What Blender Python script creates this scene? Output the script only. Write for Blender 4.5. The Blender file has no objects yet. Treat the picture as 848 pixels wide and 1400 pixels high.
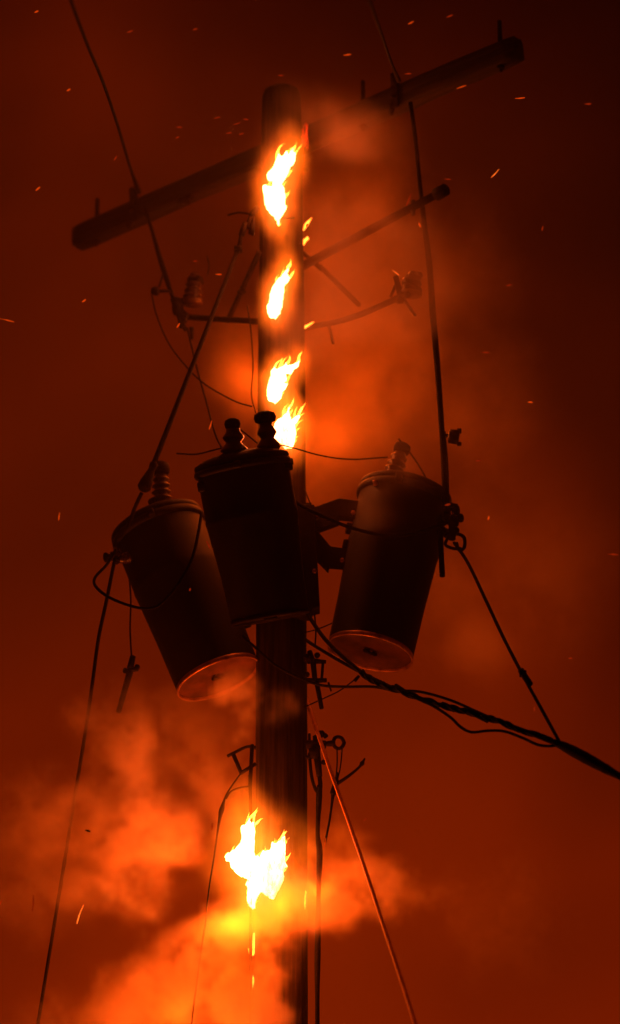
import bpy, bmesh, math, random
import numpy as np
from mathutils import Vector, Matrix
from mathutils.noise import noise as pnoise
random.seed(7)
R = math.radians
S = bpy.context.scene
COL = S.collection

# ------------------------------------------------------------------ camera
F_PX, PW, PH = 5200.0, 848.0, 1400.0          # focal length in photo pixels, photo size
PITCH = R(25.0)
POLE_Y = 18.1
CAM = Vector((0.15, 0.0, 1.7))
FWD = Vector((0, math.cos(PITCH), math.sin(PITCH)))
UP = Vector((0, -math.sin(PITCH), math.cos(PITCH)))
RT = Vector((1, 0, 0))
ROLL = R(-0.2)
RT2 = RT * math.cos(ROLL) + UP * math.sin(ROLL)
UP2 = -RT * math.sin(ROLL) + UP * math.cos(ROLL)

def at(px, py, y=POLE_Y):
    """world point seen at photo pixel (px, py) lying in the upright plane at distance y"""
    d = FWD + RT2 * ((px - PW / 2) / F_PX) - UP2 * ((py - PH / 2) / F_PX)
    return CAM + d * ((y - CAM.y) / d.y)

def m_per_px(py=700, y=POLE_Y):
    p = at(424, py, y)
    return (p - CAM).dot(FWD) / F_PX

cd = bpy.data.cameras.new('camera')
cam = bpy.data.objects.new('camera', cd)
COL.objects.link(cam)
cam.matrix_world = Matrix((
    (RT2.x, UP2.x, -FWD.x, CAM.x), (RT2.y, UP2.y, -FWD.y, CAM.y), (RT2.z, UP2.z, -FWD.z, CAM.z), (0, 0, 0, 1)))
cd.sensor_fit = 'VERTICAL'
cd.sensor_height = 36.0
cd.lens = 36.0 * F_PX / PH
cd.clip_start = 0.5
cd.clip_end = 3000
cd.dof.use_dof = True
cd.dof.focus_distance = 19.1
cd.dof.aperture_fstop = (cd.lens / 1000) / 0.14
S.camera = cam

# ------------------------------------------------------------------ render settings and sky
S.render.engine = 'CYCLES'
S.view_settings.view_transform = 'Standard'
S.view_settings.look = 'None'
S.view_settings.exposure = 0
S.view_settings.gamma = 1
S.cycles.use_denoising = True
S.cycles.max_bounces = 5
S.cycles.volume_bounces = 1
S.cycles.transparent_max_bounces = 24
S.cycles.sample_clamp_indirect = 4
S.cycles.volume_step_rate = 1.5
S.cycles.volume_max_steps = 160

w = bpy.data.worlds.new('World')
S.world = w
w.use_nodes = True
nt = w.node_tree
nt.nodes.clear()
N = nt.nodes.new
L = nt.links.new
geo = N('ShaderNodeTexCoord')
sep = N('ShaderNodeSeparateXYZ')
L(geo.outputs['Generated'], sep.inputs[0])
nz = N('ShaderNodeTexNoise')
nz.inputs['Scale'].default_value = 7.5
nz.inputs['Detail'].default_value = 4
nz.inputs['Roughness'].default_value = 0.45
nz.inputs['Distortion'].default_value = 0.4
L(geo.outputs['Generated'], nz.inputs['Vector'])
# height + a gentle fall towards the east + smoke-like unevenness
a0 = N('ShaderNodeMapRange'); a0.inputs[1].default_value = 0.24; a0.inputs[2].default_value = 0.60
a0.inputs[3].default_value = -0.55; a0.inputs[4].default_value = 1.0
L(sep.outputs['Z'], a0.inputs[0])
a1 = N('ShaderNodeMath'); a1.operation = 'MULTIPLY_ADD'
L(sep.outputs['X'], a1.inputs[0]); L(a0.outputs[0], a1.inputs[1])
L(sep.outputs['Z'], a1.inputs[2])
a2 = N('ShaderNodeMath'); a2.operation = 'MULTIPLY_ADD'
L(nz.outputs['Fac'], a2.inputs[0]); a2.inputs[1].default_value = -0.32
L(a1.outputs[0], a2.inputs[2])
cr = N('ShaderNodeValToRGB')
cr.color_ramp.interpolation = 'B_SPLINE'
els = cr.color_ramp.elements
stops = [(0.0, (0.26, 0.018, 0.0004)), (0.08, (0.235, 0.0145, 0.0002)), (0.18, (0.150, 0.0085, 0.0001)), (0.27, (0.060, 0.0036, 0.0001)),
         (0.34, (0.018, 0.0010, 0.0001)), (0.41, (0.006, 0.0004, 0.0001)), (1.0, (0.003, 0.0002, 0.0001))]
els[0].position = stops[0][0]; els[0].color = (*stops[0][1], 1)
els[1].position = stops[-1][0]; els[1].color = (*stops[-1][1], 1)
for p, c in stops[1:-1]:
    e = els.new(p); e.color = (*c, 1)
L(a2.outputs[0], cr.inputs[0])
bg = N('ShaderNodeBackground')
bg.inputs['Strength'].default_value = 1.0
L(cr.outputs[0], bg.inputs['Color'])
wo = N('ShaderNodeOutputWorld')
L(bg.outputs[0], wo.inputs['Surface'])

# ------------------------------------------------------------------ materials
def mat(name):
    m = bpy.data.materials.new(name)
    m.use_nodes = True
    t = m.node_tree
    t.nodes.clear()
    return m, t, t.nodes.new, t.links.new

def surf(name, c1, c2, rough, metal=0.0, scale=(8, 8, 8), bump=0.3, bump_d=0.004, detail=6, contrast=(0.35, 0.7), spec=0.25):
    m, t, n, l = mat(name)
    tc = n('ShaderNodeTexCoord'); mp = n('ShaderNodeMapping'); mp.inputs['Scale'].default_value = scale
    l(tc.outputs['Object'], mp.inputs[0])
    nz = n('ShaderNodeTexNoise'); nz.inputs['Scale'].default_value = 1; nz.inputs['Detail'].default_value = detail
    nz.inputs['Roughness'].default_value = 0.6
    l(mp.outputs[0], nz.inputs['Vector'])
    r = n('ShaderNodeValToRGB')
    r.color_ramp.elements[0].position = contrast[0]; r.color_ramp.elements[0].color = (*c1, 1)
    r.color_ramp.elements[1].position = contrast[1]; r.color_ramp.elements[1].color = (*c2, 1)
    l(nz.outputs['Fac'], r.inputs[0])
    b = n('ShaderNodeBsdfPrincipled')
    l(r.outputs[0], b.inputs['Base Color'])
    rr = n('ShaderNodeMapRange'); rr.inputs[3].default_value = rough - 0.1; rr.inputs[4].default_value = min(1, rough + 0.15)
    l(nz.outputs['Fac'], rr.inputs[0]); l(rr.outputs[0], b.inputs['Roughness'])
    b.inputs['Metallic'].default_value = metal
    b.inputs['Specular IOR Level'].default_value = spec
    bp = n('ShaderNodeBump'); bp.inputs['Strength'].default_value = bump; bp.inputs['Distance'].default_value = bump_d
    l(nz.outputs['Fac'], bp.inputs['Height']); l(bp.outputs[0], b.inputs['Normal'])
    o = n('ShaderNodeOutputMaterial'); l(b.outputs[0], o.inputs['Surface'])
    return m

M = {}
M['wood'] = surf('charred_wood', (0.006, 0.005, 0.004), (0.055, 0.036, 0.022), 0.85, scale=(45, 45, 2.2), bump=0.9, bump_d=0.012, detail=8, spec=0.2)
M['arm'] = surf('charred_crossarm_wood', (0.004, 0.0035, 0.003), (0.022, 0.015, 0.010), 0.9, scale=(3, 40, 40), bump=0.8, bump_d=0.01, detail=8, spec=0.2)
M['tank'] = surf('sooty_grey_tank_paint', (0.004, 0.0035, 0.003), (0.012, 0.010, 0.009), 0.7, scale=(6, 6, 2.5), bump=0.25, bump_d=0.003)
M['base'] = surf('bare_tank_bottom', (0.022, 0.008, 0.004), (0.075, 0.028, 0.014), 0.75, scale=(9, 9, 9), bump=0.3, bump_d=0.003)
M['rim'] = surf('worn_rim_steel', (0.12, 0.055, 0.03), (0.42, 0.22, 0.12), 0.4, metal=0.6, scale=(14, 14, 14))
M['steel'] = surf('galvanised_steel', (0.004, 0.003, 0.002), (0.014, 0.009, 0.006), 0.8, metal=0.0, scale=(20, 20, 20), spec=0.08)
M['porcelain'] = surf('brown_porcelain', (0.018, 0.010, 0.007), (0.04, 0.02, 0.013), 0.3, scale=(12, 12, 12), bump=0.1)
M['rubber'] = surf('black_cable_rubber', (0.004, 0.0035, 0.003), (0.010, 0.009, 0.008), 0.85, scale=(20, 20, 20), bump=0.3, spec=0.05)
M['rope'] = surf('orange_guy_wire', (0.55, 0.22, 0.03), (0.8, 0.36, 0.05), 0.55, scale=(30, 30, 30))
M['ground'] = surf('dry_burnt_ground', (0.02, 0.016, 0.012), (0.07, 0.055, 0.035), 0.9, scale=(0.8, 0.8, 0.8), bump=0.6, bump_d=0.05)

def flame_mat(name, core, edge, power):
    """glowing flame: adds its own light and blocks nothing; the long way through the middle glows hotter than the grazing edge"""
    m, t, n, l = mat(name)
    lw = n('ShaderNodeLayerWeight'); lw.inputs['Blend'].default_value = 0.5
    inv = n('ShaderNodeMath'); inv.operation = 'SUBTRACT'; inv.inputs[0].default_value = 1.0
    l(lw.outputs['Facing'], inv.inputs[1])
    pw = n('ShaderNodeMath'); pw.operation = 'POWER'; pw.inputs[1].default_value = power
    l(inv.outputs[0], pw.inputs[0])
    tc = n('ShaderNodeTexCoord'); mp = n('ShaderNodeMapping'); mp.inputs['Scale'].default_value = (40, 40, 12)
    l(tc.outputs['Object'], mp.inputs[0])
    nz = n('ShaderNodeTexNoise'); nz.inputs['Scale'].default_value = 1; nz.inputs['Detail'].default_value = 3
    l(mp.outputs[0], nz.inputs['Vector'])
    mr = n('ShaderNodeMapRange'); mr.inputs[1].default_value = 0.3; mr.inputs[2].default_value = 0.7; mr.inputs[3].default_value = 0.45; mr.inputs[4].default_value = 1.2
    l(nz.outputs['Fac'], mr.inputs[0])
    mu = n('ShaderNodeMath'); mu.operation = 'MULTIPLY'
    l(pw.outputs[0], mu.inputs[0]); l(mr.outputs[0], mu.inputs[1])
    mx = n('ShaderNodeMix'); mx.data_type = 'RGBA'
    mx.inputs['A'].default_value = (*edge, 1); mx.inputs['B'].default_value = (*core, 1)
    l(mu.outputs[0], mx.inputs['Factor'])
    e = n('ShaderNodeEmission'); l(mx.outputs['Result'], e.inputs['Color'])
    tr = n('ShaderNodeBsdfTransparent')
    ad = n('ShaderNodeAddShader'); l(e.outputs[0], ad.inputs[0]); l(tr.outputs[0], ad.inputs[1])
    o = n('ShaderNodeOutputMaterial'); l(ad.outputs[0], o.inputs['Surface'])
    return m

M['flame'] = flame_mat('flame_core', (20, 5.0, 1.7), (1.6, 0.16, 0.0), 0.75)
def gas_mat(name, col, st):
    m, t, n, l = mat(name)
    e = n('ShaderNodeEmission'); e.inputs['Color'].default_value = (*col, 1); e.inputs['Strength'].default_value = st
    o = n('ShaderNodeOutputMaterial'); l(e.outputs[0], o.inputs['Volume'])
    return m
M['lick'] = flame_mat('flame_lick', (6.0, 1.3, 0.12), (0.5, 0.05, 0.0), 0.9)

def glow(name, col, streak=None):
    m, t, n, l = mat(name)
    e = n('ShaderNodeEmission')
    tc = n('ShaderNodeTexCoord'); mp = n('ShaderNodeMapping'); mp.inputs['Scale'].default_value = streak or (30, 30, 30)
    l(tc.outputs['Object'], mp.inputs[0])
    nz = n('ShaderNodeTexNoise'); nz.inputs['Scale'].default_value = 1; nz.inputs['Detail'].default_value = 4
    l(mp.outputs[0], nz.inputs['Vector'])
    mr = n('ShaderNodeMapRange'); mr.inputs[1].default_value = 0.35; mr.inputs[2].default_value = 0.65; mr.inputs[3].default_value = 0.4; mr.inputs[4].default_value = 1.2
    l(nz.outputs['Fac'], mr.inputs[0]); l(mr.outputs[0], e.inputs['Strength'])
    e.inputs['Color'].default_value = (*col, 1)
    o = n('ShaderNodeOutputMaterial'); l(e.outputs[0], o.inputs['Surface'])
    return m
M['ember'] = glow('glowing_ember_wood', (1.25, 0.055, 0.006), (120, 120, 14))
M['spark_hot'] = glow('hot_spark', (2.2, 0.32, 0.03))
M['spark_mid'] = glow('orange_spark', (0.6, 0.045, 0.002))
M['spark_dim'] = glow('dull_red_spark', (0.22, 0.012, 0.001))

# ------------------------------------------------------------------ helpers
def tag(o, label=None, cat=None, group=None, kind=None):
    if label: o['label'] = label
    if cat: o['category'] = cat
    if group: o['group'] = group
    if kind: o['kind'] = kind
    return o

def link(name, bm, m, parent=None, smooth=True):
    me = bpy.data.meshes.new(name)
    bmesh.ops.recalc_face_normals(bm, faces=bm.faces[:])
    bm.to_mesh(me); bm.free()
    if smooth:
        for p in me.polygons: p.use_smooth = True
    me.materials.append(m)
    o = bpy.data.objects.new(name, me)
    COL.objects.link(o)
    if parent: o.parent = parent
    return o

def empty(name, loc, rot=None):
    o = bpy.data.objects.new(name, None)
    COL.objects.link(o)
    o.location = loc
    o.empty_display_size = 0.1
    if rot is not None: o.rotation_euler = rot
    return o

def lathe(bm, prof, n=32, M4=None, cap=True):
    M4 = M4 or Matrix()
    rings = []
    for r, z in prof:
        rings.append([bm.verts.new(M4 @ Vector((r * math.cos(2 * math.pi * i / n), r * math.sin(2 * math.pi * i / n), z))) for i in range(n)])
    for a, b in zip(rings, rings[1:]):
        for i in range(n):
            j = (i + 1) % n
            bm.faces.new((a[i], a[j], b[j], b[i]))
    if cap:
        bm.faces.new(rings[0][::-1]); bm.faces.new(rings[-1])

def frame_to(d):
    d = Vector(d).normalized()
    return d.to_track_quat('Z', 'Y').to_matrix().to_4x4()

def rod(bm, a, b, r1, r2=None, n=10):
    a, b = Vector(a), Vector(b)
    r2 = r1 if r2 is None else r2
    M4 = Matrix.Translation(a) @ frame_to(b - a)
    ln = (b - a).length
    lathe(bm, [(r1 * 0.8, 0), (r1, min(0.15 * r1, ln * .1)), (r2, ln - min(0.15 * r2, ln * .1)), (r2 * 0.8, ln)], n, M4)

def box(bm, c, s, M4=None, bev=0.0):
    M4 = M4 or Matrix()
    r = bmesh.ops.create_cube(bm, size=1.0)
    bmesh.ops.scale(bm, vec=s, verts=r['verts'])
    bmesh.ops.translate(bm, vec=c, verts=r['verts'])
    if bev > 0:
        es = list({e for v in r['verts'] for e in v.link_edges})
        q = bmesh.ops.bevel(bm, geom=es, offset=bev, segments=2, affect='EDGES', profile=0.5)
        vs = list({v for f in q['faces'] for v in f.verts} | {v for v in r['verts'] if v.is_valid})
    else:
        vs = r['verts']
    bmesh.ops.transform(bm, matrix=M4, verts=vs)

def ball(bm, c, r, s=(1, 1, 1), rough=0.0, sub=2):
    q = bmesh.ops.create_icosphere(bm, subdivisions=sub, radius=r)
    for v in q['verts']:
        k = 1 + rough * pnoise(v.co * (3 / r) * 0.5 + Vector(c) * 7)
        v.co = Vector((v.co.x * s[0], v.co.y * s[1], v.co.z * s[2])) * k + Vector(c)

def spline(pts, k=6):
    P = [Vector(p) for p in pts]
    if len(P) < 3:
        return [P[0].lerp(P[1], i / k) for i in range(k + 1)]
    P = [2 * P[0] - P[1]] + P + [2 * P[-1] - P[-2]]
    out = []
    for i in range(1, len(P) - 2):
        for s in range(k):
            t = s / k
            out.append(0.5 * ((2 * P[i]) + (P[i + 1] - P[i - 1]) * t + (2 * P[i - 1] - 5 * P[i] + 4 * P[i + 1] - P[i + 2]) * t * t
                              + (3 * P[i] - P[i - 1] - 3 * P[i + 1] + P[i + 2]) * t ** 3))
    out.append(P[-2])
    return out

def tube(bm, path, rad, n=8, jit=0.0):
    """rad: number or function of 0..1"""
    m = len(path)
    rings = []
    up = None
    for i, p in enumerate(path):
        d = (path[min(i + 1, m - 1)] - path[max(i - 1, 0)]).normalized()
        if up is None:
            up = d.orthogonal().normalized()
        up = (up - d * up.dot(d)).normalized()
        s = d.cross(up)
        r = rad(i / (m - 1)) if callable(rad) else rad
        if jit:
            r *= 1 + jit * pnoise(p * 30)
        rings.append([bm.verts.new(p + (up * math.cos(2 * math.pi * k / n) + s * math.sin(2 * math.pi * k / n)) * r) for k in range(n)])
    for a, b in zip(rings, rings[1:]):
        for k in range(n):
            j = (k + 1) % n
            bm.faces.new((a[k], a[j], b[j], b[k]))
    bm.faces.new(rings[0][::-1]); bm.faces.new(rings[-1])

def strand(bm, path, r, turns, off, n=5, ph=0):
    """one lay of wire twisted round a path"""
    out = []
    m = len(path); up = None
    for i, p in enumerate(path):
        d = (path[min(i + 1, m - 1)] - path[max(i - 1, 0)]).normalized()
        if up is None: up = d.orthogonal().normalized()
        up = (up - d * up.dot(d)).normalized(); s = d.cross(up)
        a = ph + turns * 2 * math.pi * i / (m - 1)
        out.append(p + (up * math.cos(a) + s * math.sin(a)) * off)
    tube(bm, out, r, n)

def px_path(pts, k=6):
    """pts: (px, py, y)"""
    return spline([at(*p) for p in pts], k)

def rel(o, pts):
    return [p - o for p in pts]

def cable(name, pts, wpx, label, group=None, m='rubber', cat='cable', k=8, n=8, jit=0.04, parent=None):
    path = px_path(pts, k)
    o0 = path[0].copy()
    bm = bmesh.new()
    sc = m_per_px()
    if callable(wpx):
        rad = lambda t: wpx(t) * sc / 2
    else:
        rad = wpx * sc / 2
    tube(bm, rel(o0, path), rad, n, jit)
    o = link(name, bm, M[m], parent)
    o.location = o0 if parent is None else o0 - parent.location
    if parent is None:
        tag(o, label, cat, group)
    return o

def prism(bm, pts, y, depth):
    """polygon in photo pixels in the plane y, given real depth behind it"""
    f = [bm.verts.new(at(px, py, y)) for px, py in pts]
    b = [bm.verts.new(at(px, py, y) + Vector((0, depth, 0))) for px, py in pts]
    bm.faces.new(f); bm.faces.new(b[::-1])
    n = len(pts)
    for i in range(n):
        j = (i + 1) % n
        bm.faces.new((f[i], b[i], b[j], f[j]))

def shift(bm, o):
    bmesh.ops.translate(bm, vec=-Vector(o), verts=bm.verts[:])

# ------------------------------------------------------------------ ground
bm = bmesh.new()
n = 40
vs = [[bm.verts.new(((i / n - .5) * 1200, (j / n - .5) * 1200, 0.25 * pnoise(Vector((i * .37, j * .31, 0))) * (1 if abs(i - 20) + abs(j - 20) > 3 else 0))) for j in range(n + 1)] for i in range(n + 1)]
for i in range(n):
    for j in range(n):
        bm.faces.new((vs[i][j], vs[i + 1][j], vs[i + 1][j + 1], vs[i][j + 1]))
tag(link('ground', bm, M['ground']), 'dark burnt ground below the utility pole', None, None, 'structure')

# ------------------------------------------------------------------ utility pole
W = [(127, 50), (131, 53), (136, 53.5), (200, 56.5), (340, 60), (440, 63.5), (600, 66), (900, 70), (1400, 72.5)]
prof = []
for py, wp in W:
    p = at(385, py)
    prof.append((p.z, wp * (p - CAM).dot(FWD) / F_PX / 2, p.x))
prof.reverse()
prof = [(0.0, 0.168, 0.0), (4.0, 0.155, 0.0)] + prof
def pole_r(z):
    for (z0, r0, _), (z1, r1, _) in zip(prof, prof[1:]):
        if z <= z1:
            return r0 + (r1 - r0) * (z - z0) / (z1 - z0)
    return prof[-1][1]
POLE_X = at(385, 700).x
TOP_Z = prof[-1][0]
bm = bmesh.new()
na = 72
zs = [0, 1.5, 3, 4.5, 6] + list(np.arange(7.0, TOP_Z - 0.02, 0.045)) + [TOP_Z - 0.012, TOP_Z]
rings = []
for z in zs:
    r0 = pole_r(z)
    ring = []
    for i in range(na):
        a = 2 * math.pi * i / na
        c, s = math.cos(a), math.sin(a)
        g = pnoise(Vector((c * 7, s * 7, z * 0.9))) + 0.5 * pnoise(Vector((c * 19, s * 19, z * 2.1 + 5)))
        crack = -0.010 * max(0, g * 1.9 - 0.25)
        lump = 0.003 * pnoise(Vector((c * 2, s * 2, z * 4)))
        r = r0 + crack + lump
        zz = z
        if z > TOP_Z - 0.02: r *= 0.965; zz = z + 0.012 * pnoise(Vector((c * 3, s * 3, 1)))
        ring.append(bm.verts.new((c * r, s * r, zz)))
    rings.append(ring)
for a, b in zip(rings, rings[1:]):
    for i in range(na):
        j = (i + 1) % na
        bm.faces.new((a[i], a[j], b[j], b[i]))
bm.faces.new(rings[-1]); bm.faces.new(rings[0][::-1])
pole = empty('utility_pole', (POLE_X, POLE_Y, 0))
tag(pole, 'tall charred wooden utility pole burning at several points', 'utility pole')
link('pole_shaft', bm, M['wood'], pole)
# glowing split on the right side near the crossarm: thin ragged slivers of ember wood
bm = bmesh.new()
for k, (x0, y0, y1, wd) in enumerate([(413.5, 176, 196, 2.6), (416, 171, 201, 3.0), (418.5, 168, 192, 3.4), (420.5, 170, 204, 2.0), (414.8, 190, 207, 1.6), (419, 188, 206, 1.3)]):
    sc = m_per_px(180)
    path = [at(x0 + 0.8 * math.sin(k * 3 + i), y0 + (y1 - y0) * i / 6, POLE_Y + 0.03) for i in range(7)]
    tube(bm, path, lambda t: wd * sc * 0.32 * (0.25 + math.sin(math.pi * min(1, t * .9 + .1))), 6, 0.5)
shift(bm, pole.location)
link('ember_split', bm, M['ember'], pole)
# bolt through the pole below the transformers, nuts
for py in (232, 690, 762, 1022):
    bm = bmesh.new()
    p = at(385, py)
    rod(bm, (-pole_r(p.z) - 0.03, 0.0, p.z), (pole_r(p.z) + 0.03, 0.0, p.z), 0.011, n=8)
    link('through_bolt', bm, M['steel'], pole)

# ------------------------------------------------------------------ upper crossarm
AY = R(40.0)
ad = Vector((math.cos(AY), -math.sin(AY), 0))       # along the arm, to the right and towards the camera
an = Vector((-math.sin(AY), -math.cos(AY), 0))      # face that looks at the camera
arm_c = at(385, 206, POLE_Y + 0.30)
def arm_obj(center, dirv, L0, L1, hgt, dep, name='crossarm', noisek=0.006):
    rotz = math.atan2(dirv.y, dirv.x)
    bm = bmesh.new()
    nseg = 40
    rings = []
    for i in range(nseg + 1):
        t = L0 + (L1 - L0) * i / nseg
        sec = []
        k = 5
        pts = []
        for (cx, cy) in ((-1, -1), (1, -1), (1, 1), (-1, 1)):
            pts.append((cx, cy))
        loop = []
        for q in range(4):
            x0, y0 = pts[q]; x1, y1 = pts[(q + 1) % 4]
            for s in range(k):
                u = (s + .5) / k
                cx = x0 + (x1 - x0) * u; cy = y0 + (y1 - y0) * u
                loop.append((cx, cy))
        for cx, cy in loop:
            v = Vector((t, cx * dep / 2, cy * hgt / 2))
            g = pnoise(Vector((t * 2.2, v.y * 45, v.z * 45)))
            kk = 1 - (0.10 * max(0, g * 1.8)) - (0.06 if i in (0, nseg) else 0)
            v = Vector((t + 0.012 * pnoise(Vector((v.y * 40, v.z * 40, t))) * (1 if i in (0, nseg) else 0), v.y * kk, v.z * kk))
            sec.append(bm.verts.new(v))
        rings.append(sec)
    m = len(rings[0])
    for a, b in zip(rings, rings[1:]):
        for q in range(m):
            j = (q + 1) % m
            bm.faces.new((a[q], a[j], b[j], b[q]))
    bm.faces.new(rings[0][::-1]); bm.faces.new(rings[-1])
    return bm, rotz

bm, rz = arm_obj(arm_c, ad, -1.56, 1.66, 0.135, 0.105)
arm = empty('crossarm', arm_c, (0, 0, rz))
tag(arm, 'long charred timber crossarm near the pole top', 'crossarm')
link('timber', bm, M['arm'], arm)
def on_arm(px, py):
    """distance along the arm under photo pixel px (solved on the arm's line)"""
    best = None
    for i in range(-190, 191):
        p = arm_c + ad * (i / 100)
        d = p - CAM
        x = PW / 2 + F_PX * d.dot(RT2) / d.dot(FWD)
        if best is None or abs(x - px) < best[0]: best = (abs(x - px), i / 100)
    return best[1]
# insulator pins left standing on top of the arm
for px, h in ((132, 0.155), (684, 0.16), (497, 0.16)):
    t = on_arm(px, 0)
    bm = bmesh.new()
    rod(bm, (t, 0, 0.04), (t, 0, 0.06 + h), 0.014, 0.0115, 10)
    rod(bm, (t, 0, 0.058), (t, 0, 0.072), 0.026, n=6)
    pin = link('insulator_pin', bm, M['steel'], arm)
    bm = bmesh.new()
    rod(bm, (t, 0, -0.10), (t, 0, -0.05), 0.011, n=6)
    rod(bm, (t, 0, -0.085), (t, 0, -0.066), 0.022, n=6)
    link('pin_nut', bm, M['steel'], pin)
for px in (192, 549):
    t = on_arm(px, 0)
    bm = bmesh.new()
    box(bm, (t, -0.058, 0.0), (0.05, 0.014, 0.17), bev=0.004)
    rod(bm, (t, -0.09, -0.02), (t, 0.07, -0.02), 0.011, n=8)
    rod(bm, (t, -0.05, 0.06), (t, -0.07, 0.13), 0.026, 0.018, n=10)
    rod(bm, (t - .02, -0.05, -0.05), (t - .03, -0.06, -0.12), 0.02, 0.012, n=8)
    link('dead_end_clamp', bm, M['steel'], arm)
bm = bmesh.new()
t = on_arm(260, 0)
box(bm, (t, -0.04, -0.075), (0.10, 0.03, 0.03), bev=0.005)
rod(bm, (t + .02, -0.04, -0.07), (t + .03, -0.045, -0.12), 0.012, n=8)
rod(bm, (t - .02, -0.04, -0.07), (t - .025, -0.045, -0.10), 0.010, n=8)
link('hanger_bracket', bm, M['steel'], arm)

# ------------------------------------------------------------------ lower secondary arm (thin steel) behind the pole on the right
c2 = at(385, 379, POLE_Y + 0.22)
d2 = at(606, 261, POLE_Y - 0.62) - c2
o = empty('slim_arm', c2); tag(o, 'slim steel arm rising to the right below the crossarm', 'bracket arm')
bm = bmesh.new()
rod(bm, d2 * 0.02, d2, 0.026, 0.021, 12)
link('arm_tube', bm, M['steel'], o)
bm = bmesh.new()
rod(bm, d2 * 0.955, d2 * 1.02, 0.036, 0.034, 12)
link('end_cap', bm, M['steel'], o)
bm = bmesh.new()
rod(bm, d2 * 0.82 + Vector((0, 0, -.05)), d2 * 0.82 + Vector((0, 0, .04)), 0.012, n=8)
link('arm_bolt', bm, M['steel'], o)

# ------------------------------------------------------------------ fibre arm and braces each side
def simple(name, label, cat, segs, m='steel', group=None, parts=None):
    """segs: list of (part_name, [(px,py,y),...] , width px)"""
    o0 = at(*segs[0][1][0])
    o = empty(name, o0)
    tag(o, label, cat, group)
    for s in segs:
        pn, pts, wd = s[0], s[1], s[2]
        bm = bmesh.new()
        mm = s[3] if len(s) > 3 else m
        if len(pts) == 2:
            rod(bm, at(*pts[0]) - o0, at(*pts[1]) - o0, wd * m_per_px() / 2, n=10)
        else:
            tube(bm, rel(o0, px_path(pts)), wd * m_per_px() / 2, 8, 0.04)
        link(pn, bm, M[mm], o)
    return o

simple('cutout_arm', 'thin level arm left of the pole carrying the left fuse cutout', 'bracket arm',
       [('arm_bar', [(246, 433, 18.55), (358, 440, 18.1)], 8.5), ('end_plate', [(250, 425, 18.5), (252, 441, 18.5)], 9)])
simple('arm_brace', 'diagonal flat brace left of the pole below the top fire', 'brace',
       [('brace_bar', [(355, 344, 18.0), (311, 440, 18.45)], 8), ('brace_bolt', [(334, 396, 18.2), (327, 402, 18.2)], 10)])
simple('cutout_arm', 'thin arm right of the pole in the smoke, carrying the right fuse cutout', 'bracket arm',
       [('arm_bar', [(414, 449, 18.3), (482, 434, 17.95), (560, 400, 17.7)], 8.5), ('arm_clip', [(450, 446, 18.1), (456, 470, 18.1)], 4)])
simple('arm_brace', 'diagonal brace right of the pole, faint in the orange smoke', 'brace',
       [('brace_bar', [(416, 346, 18.3), (440, 368, 18.2)], 7), ('brace_bar', [(438, 364, 18.2), (491, 417, 18.0)], 7)])

# ------------------------------------------------------------------ strain link on the left: insulator chain, long rod, end shoe
o0 = at(346, 280, 18.0)
o = empty('strain_rod', o0)
tag(o, 'long sloping strain rod from the pole top down to the left transformer', 'strain rod')
bm = bmesh.new()
for (a, b, wd) in (((352, 283), (343, 296), 9), ((343, 296), (338, 312), 7), ((336, 305), (330, 322), 9), ((331, 318), (327, 338), 6), ((346, 288), (346, 322), 5), ((346, 305), (343, 320), 8)):
    rod(bm, at(*a, 17.98) - o0, at(*b, 17.98) - o0, wd * m_per_px() / 2, n=8)
box(bm, at(326, 341, 17.98) - o0, (0.045, 0.04, 0.035), bev=0.006)
link('shackle', bm, M['steel'], o)
bm = bmesh.new()
rod(bm, at(326, 340, 17.98) - o0, at(208, 640, 17.75) - o0, 3.0 * m_per_px(), 3.6 * m_per_px(), 10)
link('rod', bm, M['steel'], o)
bm = bmesh.new()
M4 = Matrix.Translation(at(212, 632, 17.76) - o0) @ frame_to(at(193, 676, 17.74) - at(212, 632, 17.76))
u = m_per_px()
lathe(bm, [(3 * u, 0), (6 * u, 3 * u), (5.5 * u, 8 * u), (4.6 * u, 12 * u), (6.5 * u, 22 * u), (9 * u, 34 * u), (9.4 * u, 42 * u), (6.5 * u, 46 * u)], 14, M4)
link('end_shoe', bm, M['steel'], o)
bm = bmesh.new()
tube(bm, rel(o0, px_path([(194, 674, 17.75), (189, 684, 17.78), (183, 698, 17.85), (176, 720, 17.9)])), 2.6 * u, 8)
link('rod_tail', bm, M['steel'], o)

# ------------------------------------------------------------------ transformers
def bushing_prof(h, r, skirts, cap=True):
    pr = [(r * 1.15, 0), (r * 1.2, h * .06), (r * .75, h * .08)]
    z = h * .10
    step = (h * .62) / skirts
    for i in range(skirts):
        k = 1.15 - 0.25 * i / max(1, skirts - 1)
        pr += [(r * .68 * k, z), (r * k, z + step * .35), (r * k * .96, z + step * .5), (r * .66 * k, z + step * .85)]
        z += step
    pr += [(r * .6, h * .75)]
    return pr

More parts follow.
